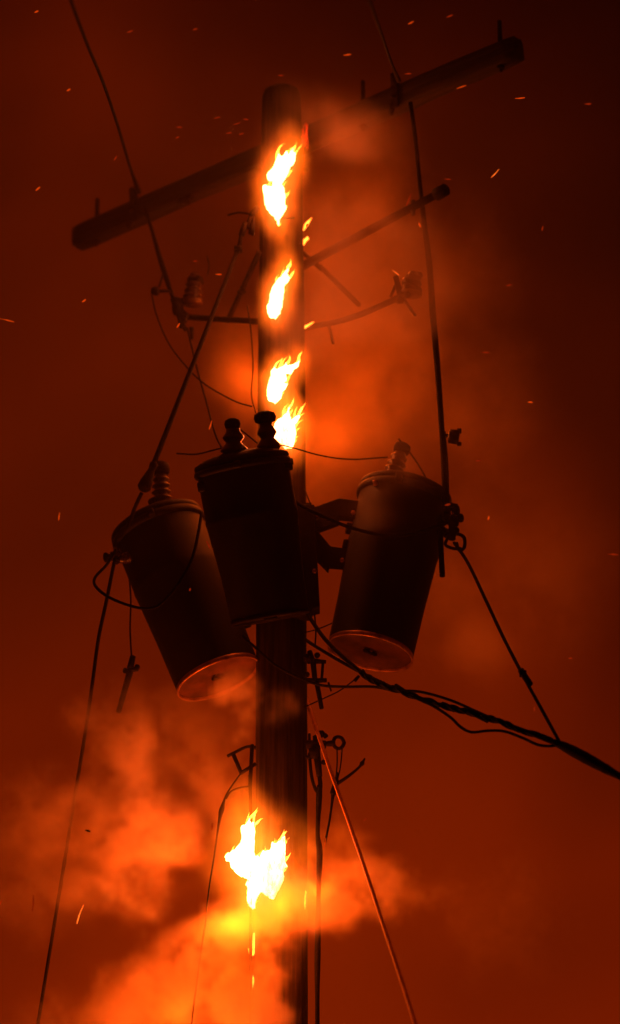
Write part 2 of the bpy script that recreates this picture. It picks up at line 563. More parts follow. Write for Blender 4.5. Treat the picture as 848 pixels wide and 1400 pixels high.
def bushing(parent, base, d, h, r, skirts=4, label=None, cap_r=1.0, hook=False):
    d = Vector(d).normalized()
    M4 = Matrix.Translation(Vector(base)) @ frame_to(d)
    bm = bmesh.new(); lathe(bm, bushing_prof(h, r, skirts), 20, M4)
    b = link('bushing', bm, M['porcelain'], parent)
    bm = bmesh.new()
    lathe(bm, [(r * .55, h * .74), (r * .8 * cap_r, h * .77), (r * .9 * cap_r, h * .86), (r * .8 * cap_r, h * .95), (r * .4 * cap_r, h)], 16, M4)
    if hook:
        c = M4 @ Vector((-r * 1.45, 0, h * .86))
        ball(bm, c, r * .48, rough=.2)
        rod(bm, M4 @ Vector((-r * .3, 0, h * .84)), c, r * .3)
    link('terminal_cap', bm, M['steel'], b)
    if label: b['label'] = label
    return b

def transformer(label, top, bot, r, y, parts, under='base', lip='rim', tip=0.0, foot=1.0):
    T, B = at(*top, y - tip), at(*bot, y + tip)
    ax = (T - B); H = ax.length; ax.normalize()
    root = empty('transformer', B, Vector((0, 0, 1)).rotation_difference(ax).to_euler())
    tag(root, label, 'transformer')
    bm = bmesh.new()
    lathe(bm, [(r * foot, 0.004), (r * foot, 0.02), (r * (.3 + .7 * foot) * .998, 0.3 * H), (r * 1.0, 0.62 * H), (r * 1.012, 0.64 * H), (r * 1.0, 0.66 * H), (r, H * .93)], 64, cap=False)
    # weld bead near the foot
    link('tank', bm, M['tank'], root)
    bm = bmesh.new()
    lathe(bm, [(r * foot * q, z) for q, z in ((.965, 0.022), (.972, 0.0), (1.012, -0.004), (1.018, 0.006), (1.012, 0.018), (1.0, 0.024))], 64, cap=False)
    link('foot_rim', bm, M[lip], root)
    bm = bmesh.new()
    lathe(bm, [(0.014, 0.020), (0.05, 0.019), (r * foot * .7, 0.018), (r * foot * .90, 0.016), (r * foot * .968, 0.012)], 64, cap=False)
    rod(bm, (0.0, 0.0, 0.005), (0.0, 0.0, 0.035), 0.016, n=6)
    bp = link('bottom_plate', bm, M[under], root)
    bm = bmesh.new()
    box(bm, (0.0, 0.0, 0.004), (0.075, 0.022, 0.014), Matrix.Rotation(0.5, 4, 'Z'), bev=0.004)
    link('drain_plug', bm, M['rubber'], bp)
    # lid with its clamp band
    bm = bmesh.new()
    lathe(bm, [(r * 1.0, H * .925), (r * 1.055, H * .93), (r * 1.07, H * .945), (r * 1.055, H * .965), (r * 1.01, H * .97)], 64, cap=False)
    band = link('lid_band', bm, M['tank'], root)
    for k in range(3):
        a = k * 2 * math.pi / 3 + 0.4
        bm = bmesh.new()
        box(bm, (r * 1.09, 0, H * .947), (0.05, 0.035, 0.035), Matrix.Rotation(a, 4, 'Z'), bev=0.006)
        link('band_lug', bm, M['tank'], band)
    bm = bmesh.new()
    lathe(bm, [(r * 1.02, H * .967), (r * 1.045, H * .985), (r * 1.03, H * 1.0), (r * .85, H * 1.025), (r * .5, H * 1.05), (0.01, H * 1.06)], 64, cap=True)
    link('lid', bm, M['tank'], root)
    parts(root, r, H)
    return root

sc = m_per_px()
def left_parts(root, r, H):
    bushing(root, (-0.0 + 0.045, -0.10, H * 1.0), (0.30, -0.1, 1), 0.285, 0.052, 5, cap_r=1.15, hook=False)
    bm = bmesh.new()
    rod(bm, (0.02, -0.12, H * 1.03), (0.02, -0.12, H * 1.09), 0.03, n=10)
    link('relief_valve', bm, M['steel'], root); bm = bmesh.new()
    rod(bm, (-0.035, -0.10, H * 1.03), (-0.035, -0.10, H * 1.065), 0.018, n=8)
    link('relief_valve', bm, M['steel'], root)
    bushing(root, (-r * .97, -0.06, H * .86), (-1, -.2, 0.1), 0.10, 0.030, 2)
    bushing(root, (-r * .90, -0.13, H * .80), (-1, -.5, -0.1), 0.085, 0.026, 2)
    bm = bmesh.new()
    box(bm, (r * 1.03, 0.02, H * .78), (0.05, 0.10, 0.09), bev=0.006)
    link('hanger_lug', bm, M['tank'], root); bm = bmesh.new()
    box(bm, (r * 1.03, 0.02, H * .3), (0.05, 0.10, 0.09), bev=0.006)
    link('hanger_lug', bm, M['tank'], root)
def mid_parts(root, r, H):
    bushing(root, (-0.035, -0.09, H * 1.0), (0.12, 0, 1), 0.21, 0.062, 2, 'squat bushing with a round terminal', cap_r=0.75)
    bushing(root, (0.145, -0.02, H * .985), (0.06, 0, 1), 0.235, 0.056, 2, 'tall bushing with a side hook', cap_r=1.15, hook=True)
    bm = bmesh.new()
    box(bm, (-r * .97, -0.08, H * .87), (0.035, 0.05, 0.05), bev=0.008)
    link('lifting_lug', bm, M['tank'], root); bm = bmesh.new()
    box(bm, (r * .97, -0.08, H * .90), (0.04, 0.05, 0.04), bev=0.008)
    link('lifting_lug', bm, M['tank'], root)
    bm = bmesh.new()
    box(bm, (0.05, r * 1.06, H * .75), (0.16, 0.07, 0.08), bev=0.006)
    link('hanger_lug', bm, M['tank'], root); bm = bmesh.new()
    box(bm, (0.05, r * 1.06, H * .3), (0.16, 0.07, 0.08), bev=0.006)
    link('hanger_lug', bm, M['tank'], root)
def right_parts(root, r, H):
    bushing(root, (-0.085, -0.08, H * 1.0), (0.10, 0, 1), 0.24, 0.052, 4, cap_r=1.0, hook=False)
    for z, l in ((.84, .105), (.76, .09)):
        bushing(root, (r * .97, -0.07, H * z), (1, -.25, 0.25), l, 0.027, 2)
    bm = bmesh.new()
    box(bm, (r * 1.07, -0.03, H * .955), (0.06, 0.04, 0.022), Matrix(), bev=0.004)
    link('lifting_lug', bm, M['tank'], root); bm = bmesh.new()
    box(bm, (-r * 1.04, -0.03, H * .70), (0.03, 0.05, 0.05), bev=0.006)
    link('lifting_lug', bm, M['tank'], root); bm = bmesh.new()
    box(bm, (-r * 1.04, -0.03, H * .60), (0.025, 0.04, 0.05), bev=0.006)
    link('lifting_lug', bm, M['tank'], root)
    bm = bmesh.new()
    rod(bm, (-r * .62, -r * .80, H * .91), (-r * .66, -r * .86, H * .935), 0.012, n=8)
    link('vent_plug', bm, M['rim'], root)
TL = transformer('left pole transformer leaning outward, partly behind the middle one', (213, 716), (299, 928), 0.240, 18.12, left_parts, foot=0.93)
TM = transformer('middle pole transformer hanging in front of the burning pole', (330, 629), (370, 846), 0.235, 17.56, mid_parts, 'tank', 'steel', 0.14, 0.85)  # shade under this tank put into darker bottom and rim materials
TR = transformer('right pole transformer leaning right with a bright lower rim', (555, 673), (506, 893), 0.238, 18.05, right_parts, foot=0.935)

# ------------------------------------------------------------------ cluster mount
o = empty('cluster_mount', at(426, 700, 18.0)); tag(o, 'angular steel cluster mount joining the pole and right transformer', 'mounting bracket')
def plate(name, pts, y, dep, m='steel'):
    bm = bmesh.new(); prism(bm, pts, y, dep); shift(bm, o.location)
    bmesh.ops.recalc_face_normals(bm, faces=bm.faces[:])
    bmesh.ops.bevel(bm, geom=bm.edges[:], offset=0.003, segments=1, affect='EDGES')
    link(name, bm, M[m], o, smooth=False)
plate('upper_arm', [(428, 693), (436, 691), (464, 680.7), (500, 685.5), (498, 709.5), (464, 706), (463.5, 713.5), (440, 722), (428, 726)], 17.98, 0.055)
plate('lower_arm', [(428, 722), (437, 728.5), (452, 746.5), (486, 751), (483, 775), (450.7, 772), (449, 778.5), (428, 757)], 18.0, 0.055)
plate('channel', [(396, 690), (430, 689.5), (437.5, 829), (428.5, 831), (423.5, 838.5), (398, 838)], 17.92, 0.10)
plate('pole_strap', [(345, 700), (424, 700), (424, 716), (345, 716)], 17.955, 0.02)
for (px, py, yy) in ((483, 702, 17.975), (468, 767, 17.995), (430, 782, 17.915), (434, 706, 17.975)):
    p = at(px, py, yy) - o.location
    bm = bmesh.new()
    rod(bm, p, p + Vector((0, -0.018, 0)), 0.012, n=6)
    link('bolt', bm, M['rim'], o, smooth=False)

# ------------------------------------------------------------------ fuse cutouts in the smoke
def blobthing(name, label, cat, y, items, group=None):
    """items: (part_name, material, [('b',px,py,rpx,(sx,sy,sz)) | ('r',px,py,px2,py2,w1,w2) | ('x',px,py,wpx,hpx,rot)...])"""
    first = items[0][2][0]
    o0 = at(first[1], first[2], y)
    o = empty(name, o0); tag(o, label, cat, group)
    u = m_per_px(700, y)
    for pn, m, sh in items:
        bm = bmesh.new()
        for s in sh:
            if s[0] == 'b':
                ball(bm, at(s[1], s[2], y) - o0, s[3] * u, s[4] if len(s) > 4 else (1, 1, 1), 0.25, 3)
            elif s[0] == 'r':
                rod(bm, at(s[1], s[2], y) - o0, at(s[3], s[4], y) - o0, s[5] * u / 2, (s[6] if len(s) > 6 else s[5]) * u / 2, 10)
            elif s[0] == 'x':
                box(bm, (0, 0, 0), (s[3] * u, s[3] * u * .7, s[4] * u), Matrix.Translation(at(s[1], s[2], y) - o0) @ Matrix.Rotation(R(s[5]), 4, 'Y'), bev=0.006)
            elif s[0] == 's':      # skirted insulator between two points
                a, b = at(s[1], s[2], y) - o0, at(s[3], s[4], y) - o0
                h = (b - a).length / .75
                lathe(bm, bushing_prof(h, s[5] * u / 2, s[6]), 16, Matrix.Translation(a) @ frame_to(b - a))
            elif s[0] == 't':      # bent rod
                tube(bm, rel(o0, px_path([(p[0], p[1], y) for p in s[1]])) if False else rel(o0, spline([at(p[0], p[1], y) for p in s[1]])), s[2] * u / 2, 8, 0.05)
        link(pn, bm, M[m], o)
    return o

blobthing('fuse_cutout', 'left fuse cutout with a fat insulator, hanging off the thin arm', 'fuse cutout', 18.45, [
    ('mount_block', 'steel', [('b', 244, 420, 8.5, (1, .8, 1.75)), ('r', 238, 408, 252, 440, 12, 10), ('x', 251, 431, 14, 9, 20)]),
    ('insulator', 'porcelain', [('s', 263, 415, 267, 376, 25, 4)]),
    ('insulator_cap', 'steel', [('b', 268, 384, 10.5, (1.1, 1, .85))]), ('insulator_bracket', 'steel', [('r', 248, 412, 264, 412, 9, 9)]),
    ('lower_clip', 'steel', [('r', 247, 438, 254, 452, 8, 5), ('r', 262, 448, 263, 464, 7, 4)])])
blobthing('line_clamp', 'small round line clamp left of the left fuse cutout', 'clamp', 18.4, [
    ('clamp_head', 'steel', [('b', 213, 398, 6.5)]), ('clamp_arm', 'steel', [('r', 213, 398, 236, 398, 5, 4), ('r', 218, 392, 223, 375, 3, 3)])])
blobthing('fuse_cutout', 'right fuse cutout showing as a dim shape in the smoke', 'fuse cutout', 17.72, [
    ('insulator', 'porcelain', [('s', 562, 402, 566, 374, 27, 3), ('b', 563, 386, 13, (1, .9, .95)), ('b', 573, 377, 6)]),
    ('mount_block', 'steel', [('r', 541, 378, 548, 406, 8, 9), ('b', 547, 410, 6), ('r', 541, 390, 534, 406, 5, 4), ('r', 548, 408, 562, 402, 7, 7)]),
    ('fuse_tube', 'porcelain', [('r', 551, 408, 568, 432, 6, 5)])])

# ------------------------------------------------------------------ conductors and jumpers
def wr(a, b, p0=.35, p1=.5):
    return lambda t: a + (b - a) * min(1, max(0, (t - p0) / (p1 - p0)))
cable('power_line', [(60, -110, 12.6), (97, 0, 14.0), (120, 62, 15.2), (140, 110, 16.2), (160, 168, 17.3), (178, 228, 18.3), (190, 262, 18.95)],
      lambda t: 4.2 + 3.5 * max(0, (t - .85) / .15), 'dark power line coming down from the upper left to the crossarm', 'power lines to the crossarm', cat='power line')
cable('power_line', [(470, -90, 12.4), (505, 0, 14.0), (522, 48, 15.4), (533, 80, 16.4), (545, 110, 17.6)],
      lambda t: 4.0 + 3.5 * max(0, (t - .85) / .15), 'dim power line coming down to the right half of the crossarm', 'power lines to the crossarm', cat='power line')
cable('jumper_wire', [(198, 285, 18.95), (207, 312, 18.8), (218, 350, 18.6), (229, 385, 18.5), (240, 418, 18.45), (248, 448, 18.42)],
      lambda t: 5 + 3 * math.sin(math.pi * t) ** 4, 'jumper wire from the crossarm down to the left fuse cutout')
cable('jumper_wire', [(256, 448, 18.42), (268, 498, 18.3), (281, 545, 18.1), (294, 592, 17.8), (303, 612, 17.7)], 2.6,
      'thin jumper wire from the left fuse cutout to the middle transformer')
cable('jumper_wire', [(561, 140, 17.55), (567, 182, 17.6), (573, 240, 17.7), (579, 296, 17.75), (587, 360, 17.8), (592, 430, 17.85), (598, 500, 17.85), (603, 570, 17.85), (607, 640, 17.85), (609, 690, 17.85)],
      lambda t: 6.5 - 1.0 * math.sin(t * 9) + 2.5 * t, 'long thick jumper wire dropping to the right transformer')
cable('jumper_wire', [(608, 590, 17.95), (612, 640, 17.95), (613, 690, 17.93)], 3, 'short thin wire close beside the long thick jumper')
cable('wire_tail', [(602, 715, 17.86), (603, 750, 17.86), (605, 788, 17.86)], 7.5, 'straight cable tail hanging below the right transformer bushings')
cable('drop_wire', [(208, 404, 18.4), (214, 430, 18.35), (230, 468, 18.3), (252, 498, 18.2), (280, 525, 18.1), (320, 548, 18.0), (345, 556, 18.0)], 2.2,
      'fine sagging wire from the round clamp towards the pole')
cable('drop_wire', [(338, 418, 18.0), (343, 450, 18.0), (346, 500, 18.0), (344, 540, 18.0), (350, 565, 17.95)], 1.8, 'fine wire hanging close beside the pole left edge')
cable('drop_wire', [(242, 620, 17.95), (268, 621, 17.8), (290, 616, 17.65), (305, 612, 17.6)], 2.4, 'short slack wire between the left and middle transformer bushings')
cable('drop_wire', [(316, 578, 17.55), (335, 592, 17.55), (352, 606, 17.55)], 2.0, 'short slanting wire between the two middle bushings')
cable('drop_wire', [(366, 604, 17.6), (400, 612, 17.7), (440, 623, 17.8), (480, 628, 17.9), (530, 625, 17.95)], 2.0,
      'fine wire crossing below the upper flames to the right bushing')
cable('drop_wire', [(545, 600, 17.95), (560, 618, 17.95), (575, 640, 17.9), (590, 668, 17.85)], 2.4, 'fine wire sloping from the right bushing over the tank lid')
cable('drop_wire', [(416, 668, 17.95), (421, 680, 17.9), (427, 694, 17.9)], 1.8, 'tiny wire at the pole right edge above the mount')
cable('drop_wire', [(340, 292, 18.0), (325, 291, 18.05), (312, 294, 18.1)], 3.0, 'stub of wire left of the shackle at the pole top', )
cable('drop_wire', [(283, 350, 18.4), (286, 362, 18.4), (284, 376, 18.42)], 2.0, 'stub of wire above the left fuse cutout')
cable('loop_wire', [(158, 752, 17.9), (146, 772, 17.8), (130, 790, 17.75), (132, 803, 17.68), (152, 818, 17.62), (185, 830, 17.6), (210, 831, 17.58), (228, 818, 17.58), (246, 795, 17.6), (262, 765, 17.62), (270, 735, 17.66), (276, 700, 17.75)],
      4.0, 'looping wire hanging off the left transformer side')
cable('ground_wire', [(157, 765, 18.0), (146, 820, 18.05), (135, 872, 18.1), (127, 930, 18.15), (117, 1000, 18.2), (103, 1085, 18.3), (88, 1180, 18.35), (70, 1290, 18.4), (52, 1400, 18.45), (30, 1540, 18.5), (-20, 1800, 18.6)],
      lambda t: 5.0 - .5 * t, 'long thin wire running from the left transformer down to the lower left')
# hanging fuse barrel on a thin wire
cable('drop_wire', [(176, 780, 18.2), (179, 820, 18.2), (178, 860, 18.2), (180, 898, 18.2)], 2.2, 'very fine wire holding the hanging fuse barrel')
blobthing('fuse_barrel', 'fuse barrel dangling below the left transformer', 'fuse', 18.2, [
    ('clip', 'steel', [('r', 182, 897, 178, 914, 8, 9), ('r', 170, 918, 189, 914, 6, 7), ('b', 188, 912, 4), ('b', 172, 917, 4)]),
    ('barrel', 'rubber', [('r', 178, 918, 162, 974, 9, 7)])])
# cables right of the pole
cable('service_cable', [(398, 680, 17.62), (410, 690, 17.6), (440, 705, 17.55), (470, 718, 17.6), (500, 727, 17.7), (530, 732, 17.77), (560, 730, 17.78), (590, 722, 17.8), (612, 714, 17.84)], 5.0,
      'black cable sagging across the front of the right transformer')
main = [(415, 830, 17.85), (432, 857, 17.75), (450, 880, 17.65), (478, 906, 17.5), (510, 930, 17.4), (545, 944, 17.3), (600, 963, 17.2), (650, 976, 17.1), (700, 993, 17.0), (765, 1018, 16.9), (800, 1037, 16.8), (848, 1061, 16.7), (960, 1130, 16.4), (1100, 1225, 16.0)]
o0 = at(*main[0])
o = empty('cable_bundle', o0); tag(o, 'thick twisted cable bundle running from the pole out to the lower right', 'cable bundle')
path = px_path(main, 12)
u = m_per_px()
bm = bmesh.new(); tube(bm, rel(o0, path), lambda t: (2.6 + 1.6 * min(1, max(0, (t - .6) * 8))) * u, 10, 0.08)
link('core_cable', bm, M['rubber'], o)
for k in range(3):
    bm = bmesh.new()
    seg = path[int(len(path) * .27):]
    strand(bm, rel(o0, seg), 1.7 * u, 9 + k, 3.2 * u, 6, ph=2.1 * k)
    link('strand', bm, M['rubber'], o)
bm = bmesh.new()
tube(bm, rel(o0, px_path([(755, 1013, 16.88), (770, 1020, 16.88), (795, 1033, 16.82), (830, 1052, 16.74), (860, 1068, 16.68)])), lambda t: (3.0 + 4.2 * math.sin(math.pi * t)) * u, 10, .1)
link('wrapped_splice', bm, M['rubber'], o)
for (a, b, wd) in (((640, 971, 17.1), (668, 986, 17.08), 9), ((540, 938, 17.33), (556, 947, 17.3), 8), ((604, 962, 17.2), (622, 972, 17.18), 7)):
    bm = bmesh.new()
    rod(bm, at(*a) - o0, at(*b) - o0, wd * u / 2, wd * u / 2 * .7, 8)
    link('cable_tie', bm, M['rubber'], o)
cable('service_cable', [(414, 872, 17.95), (432, 884, 17.8), (462, 902, 17.6), (495, 920, 17.5), (530, 937, 17.38), (550, 946, 17.3)], 4.5, 'second cable meeting the thick bundle from the pole')
cable('service_cable', [(330, 868, 17.9), (350, 886, 17.85), (372, 906, 17.85), (395, 920, 17.85), (417, 930, 17.85), (440, 937, 17.8), (470, 939, 17.6), (510, 939, 17.45), (540, 944, 17.35), (575, 946, 17.28), (615, 957, 17.2), (650, 972, 17.13), (670, 981, 17.1)], 3.8,
      'slack cable crossing the pole front and joining the bundle')
cable('service_cable', [(560, 951, 17.25), (590, 964, 17.2), (615, 980, 17.15), (630, 994, 17.12), (645, 1001, 17.1), (668, 999, 17.08), (690, 1000, 17.05), (715, 1009, 17.0), (735, 1018, 16.95), (752, 1020, 16.92), (768, 1018, 16.9)], 3.8,
      'loose cable drooping in a wave under the bundle')
cable('service_cable', [(621, 742, 17.8), (640, 770, 17.7), (665, 822, 17.5), (690, 875, 17.3), (716, 925, 17.1), (738, 965, 17.0), (766, 1016, 16.9)], 4.6,
      'straight black cable from the right transformer down to the bundle')
bm = bmesh.new(); a = at(712, 916, 17.13); rod(bm, (0, 0, 0), at(725, 936, 17.08) - a, 4.2 * u, n=10)
box(bm, (at(715, 921, 17.12) - a), (9 * u, 9 * u, 7 * u), bev=.004)
o = link('cable_splice', bm, M['rubber'], None); o.location = a
tag(o, 'small splice sleeve halfway along the straight black cable', 'splice')
# right transformer terminals, bails and loops
blobthing('terminal_clamp', 'knobbly connector clamp hanging on the right transformer side bushings', 'clamp', 17.82, [
    ('clamp_body', 'steel', [('b', 624, 698, 6, (1, .9, 1.3)), ('b', 622, 712, 7, (1, .9, 1.4)), ('b', 612, 700, 5), ('b', 608, 709, 5), ('r', 620, 715, 618, 738, 13, 10), ('b', 622, 726, 7), ('r', 609, 696, 625, 696, 5), ('r', 606, 709, 622, 716, 6)]),
    ('bail', 'steel', [('t', [(620, 728), (634, 734), (635, 748), (628, 752), (624, 742)], 5), ('t', [(616, 730), (609, 744), (620, 750), (631, 750)], 4.5), ('t', [(605, 722), (612, 729), (620, 722)], 4)])])
blobthing('spool_insulator', 'small square-edged spool insulator beside the long jumper wire', 'insulator', 17.9, [
    ('spool', 'porcelain', [('r', 613, 596, 628, 598, 20, 21), ('r', 625, 587, 631, 587, 3), ('r', 626, 590, 631, 590, 6), ('r', 625, 607, 631, 607, 6)]),
    ('clip', 'steel', [('r', 607, 595, 615, 596, 5)])])
# hardware right of the pole, mid height
blobthing('wire_clamp', 'wedge clamp with a short hanging tail right of the pole below the tanks', 'clamp', 17.95, [
    ('clamp_body', 'steel', [('r', 420, 903, 446, 905, 9, 5), ('r', 423, 890, 428, 905, 7, 8), ('b', 434, 896, 4), ('r', 442, 903, 440, 928, 4, 4), ('r', 419, 931, 447, 930, 8, 6), ('r', 428, 903, 431, 932, 8, 7), ('b', 421, 900, 6), ('b', 420, 922, 4)]),
    ('tail', 'rubber', [('r', 433, 932, 440, 969, 7, 6)]),
    ('hook', 'steel', [('r', 449, 933, 453, 945, 3, 2.5)])])
cable('thin_wire', [(430, 838, 17.9), (432, 862, 17.9), (431, 882, 17.9)], 2.2, 'thin upright wire right of the pole above the wedge clamp')
cable('thin_wire', [(416, 865, 18.0), (432, 861, 18.0), (452, 853, 18.05), (468, 845, 18.1)], 1.8, 'thin wire slanting between pole and right tank foot')
cable('thin_wire', [(416, 967, 18.0), (440, 956, 18.0), (465, 944, 17.95), (488, 927, 17.9)], 1.8, 'thin wire slanting up from the pole with a small lump at its end')
blobthing('wire_connector', 'tiny dark connector at the end of a slanting thin wire', 'connector', 17.9, [('sleeve', 'rubber', [('r', 485, 931, 491, 924, 5, 4)])])
# guy: mottled orange wire colour, lit by the fire
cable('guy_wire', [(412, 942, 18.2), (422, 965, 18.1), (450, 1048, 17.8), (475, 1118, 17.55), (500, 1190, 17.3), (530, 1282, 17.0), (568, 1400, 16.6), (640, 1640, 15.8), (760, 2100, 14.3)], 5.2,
      'straight guy wire sloping down to the right, mottled orange', m='rope', cat='guy wire', jit=.02)
# lower hardware right
blobthing('dead_end_clamp', 'cluster of dead-end clamps with a ring right of the lower pole', 'clamp', 17.98, [
    ('clamp_body', 'steel', [('r', 418, 1018, 446, 1018, 12, 11), ('r', 423, 1003, 424, 1032, 4, 4), ('r', 432, 1006, 434, 1040, 9, 10), ('r', 438, 1004, 442, 1006, 7), ('b', 440, 1003, 4.5), ('b', 445, 1006, 3.5), ('b', 430, 1030, 8), ('r', 434, 1036, 437, 1062, 10, 8), ('b', 443, 1042, 4), ('r', 418, 1036, 432, 1034, 6), ('r', 446, 1017, 458, 1016, 7, 9)]),
    ('ring', 'steel', [('t', [(471, 1015), (468, 1021), (463, 1023.5), (458, 1021), (456, 1015), (458, 1009), (463, 1007.5), (468, 1010), (471, 1016)], 5)]),
    ('bail', 'rubber', [('t', [(423, 1030), (426, 1060), (431, 1078), (436, 1085)], 4.5), ('t', [(436, 1056), (438, 1072), (437, 1088)], 6)])])
cable('riser_cable', [(437, 1074, 17.98), (436, 1100, 17.98), (434.5, 1140, 17.96), (437, 1165, 17.95), (436, 1210, 17.95), (435, 1260, 17.95), (434, 1330, 17.93), (434, 1400, 17.9), (434, 1600, 17.9), (435, 2200, 17.9)],
      lambda t: 7.0 + 1.2 * math.sin(t * 23), 'black riser cable hanging straight down beside the lower pole', m='rubber')
cable('bail_wire', [(461, 1024, 17.95), (461, 1045, 17.95), (459, 1066, 17.95), (456, 1078, 17.95)], 1.8, 'first thin strand hanging from the ring', 'pair of strands below the ring')
cable('bail_wire', [(468, 1022, 17.95), (466, 1045, 17.95), (462, 1064, 17.95), (457, 1078, 17.95)], 1.8, 'outer thin strand hanging from the ring', 'pair of strands below the ring')
cable('tape_tail', [(461, 1056, 17.94), (460, 1068, 17.94), (456, 1084, 17.94), (455, 1090, 17.94), (451, 1120, 17.93), (445, 1151, 17.92)],
      lambda t: 3 + 6 * math.exp(-((t - .36) / .2) ** 2), 'wrapped wire tail tapering down below the ring')
cable('spike_bracket', [(462, 1071, 18.1), (478, 1060, 18.1), (492, 1048, 18.1), (499, 1037, 18.1)], lambda t: 5 - 2.6 * t + 3.5 * math.exp(-((t - .8) / .07) ** 2),
      'thin spike pointing up and right beyond the guy wire', m='steel', cat='bracket')
# lower hardware left: open bracket frame
simple('open_bracket', 'open square bracket sticking out left of the lower pole', 'bracket',
       [('top_bar', [(311, 1034, 18.05), (335, 1022, 18.05), (347, 1021, 18.05)], 4.5), ('side_bar', [(319, 1031, 18.05), (330, 1057, 18.05)], 5.5),
        ('lower_bar', [(328, 1058, 18.05), (350, 1044, 18.05)], 5), ('upright', [(345, 1018, 18.05), (342, 1074, 18.05)], 5.5)])
cable('ground_lead', [(342, 1060, 18.0), (342.5, 1090, 18.0), (343, 1150, 18.0), (343, 1400, 18.0), (343, 2100, 18.0)], 4.5, 'ground lead running straight down the pole left side')
cable('sagging_wire', [(341, 1075, 18.0), (328, 1077, 18.0), (316, 1082, 18.0), (309, 1092, 18.0)], 2.4, 'curved thin wire under the open bracket')
cable('hanging_wire', [(329, 1058, 18.0), (318, 1073, 18.0), (309, 1088, 18.0), (304, 1104, 17.98), (300, 1122, 17.98), (293, 1170, 17.95), (286, 1215, 17.92), (281, 1260, 17.9), (275, 1300, 17.88), (269, 1345, 17.86), (262, 1400, 17.84), (245, 1560, 17.8)],
      lambda t: 2.3 + 4.5 * math.exp(-((t - .3) / .06) ** 2), 'thin wire with a taped joint drooping from the open bracket past the big fire', m='steel')

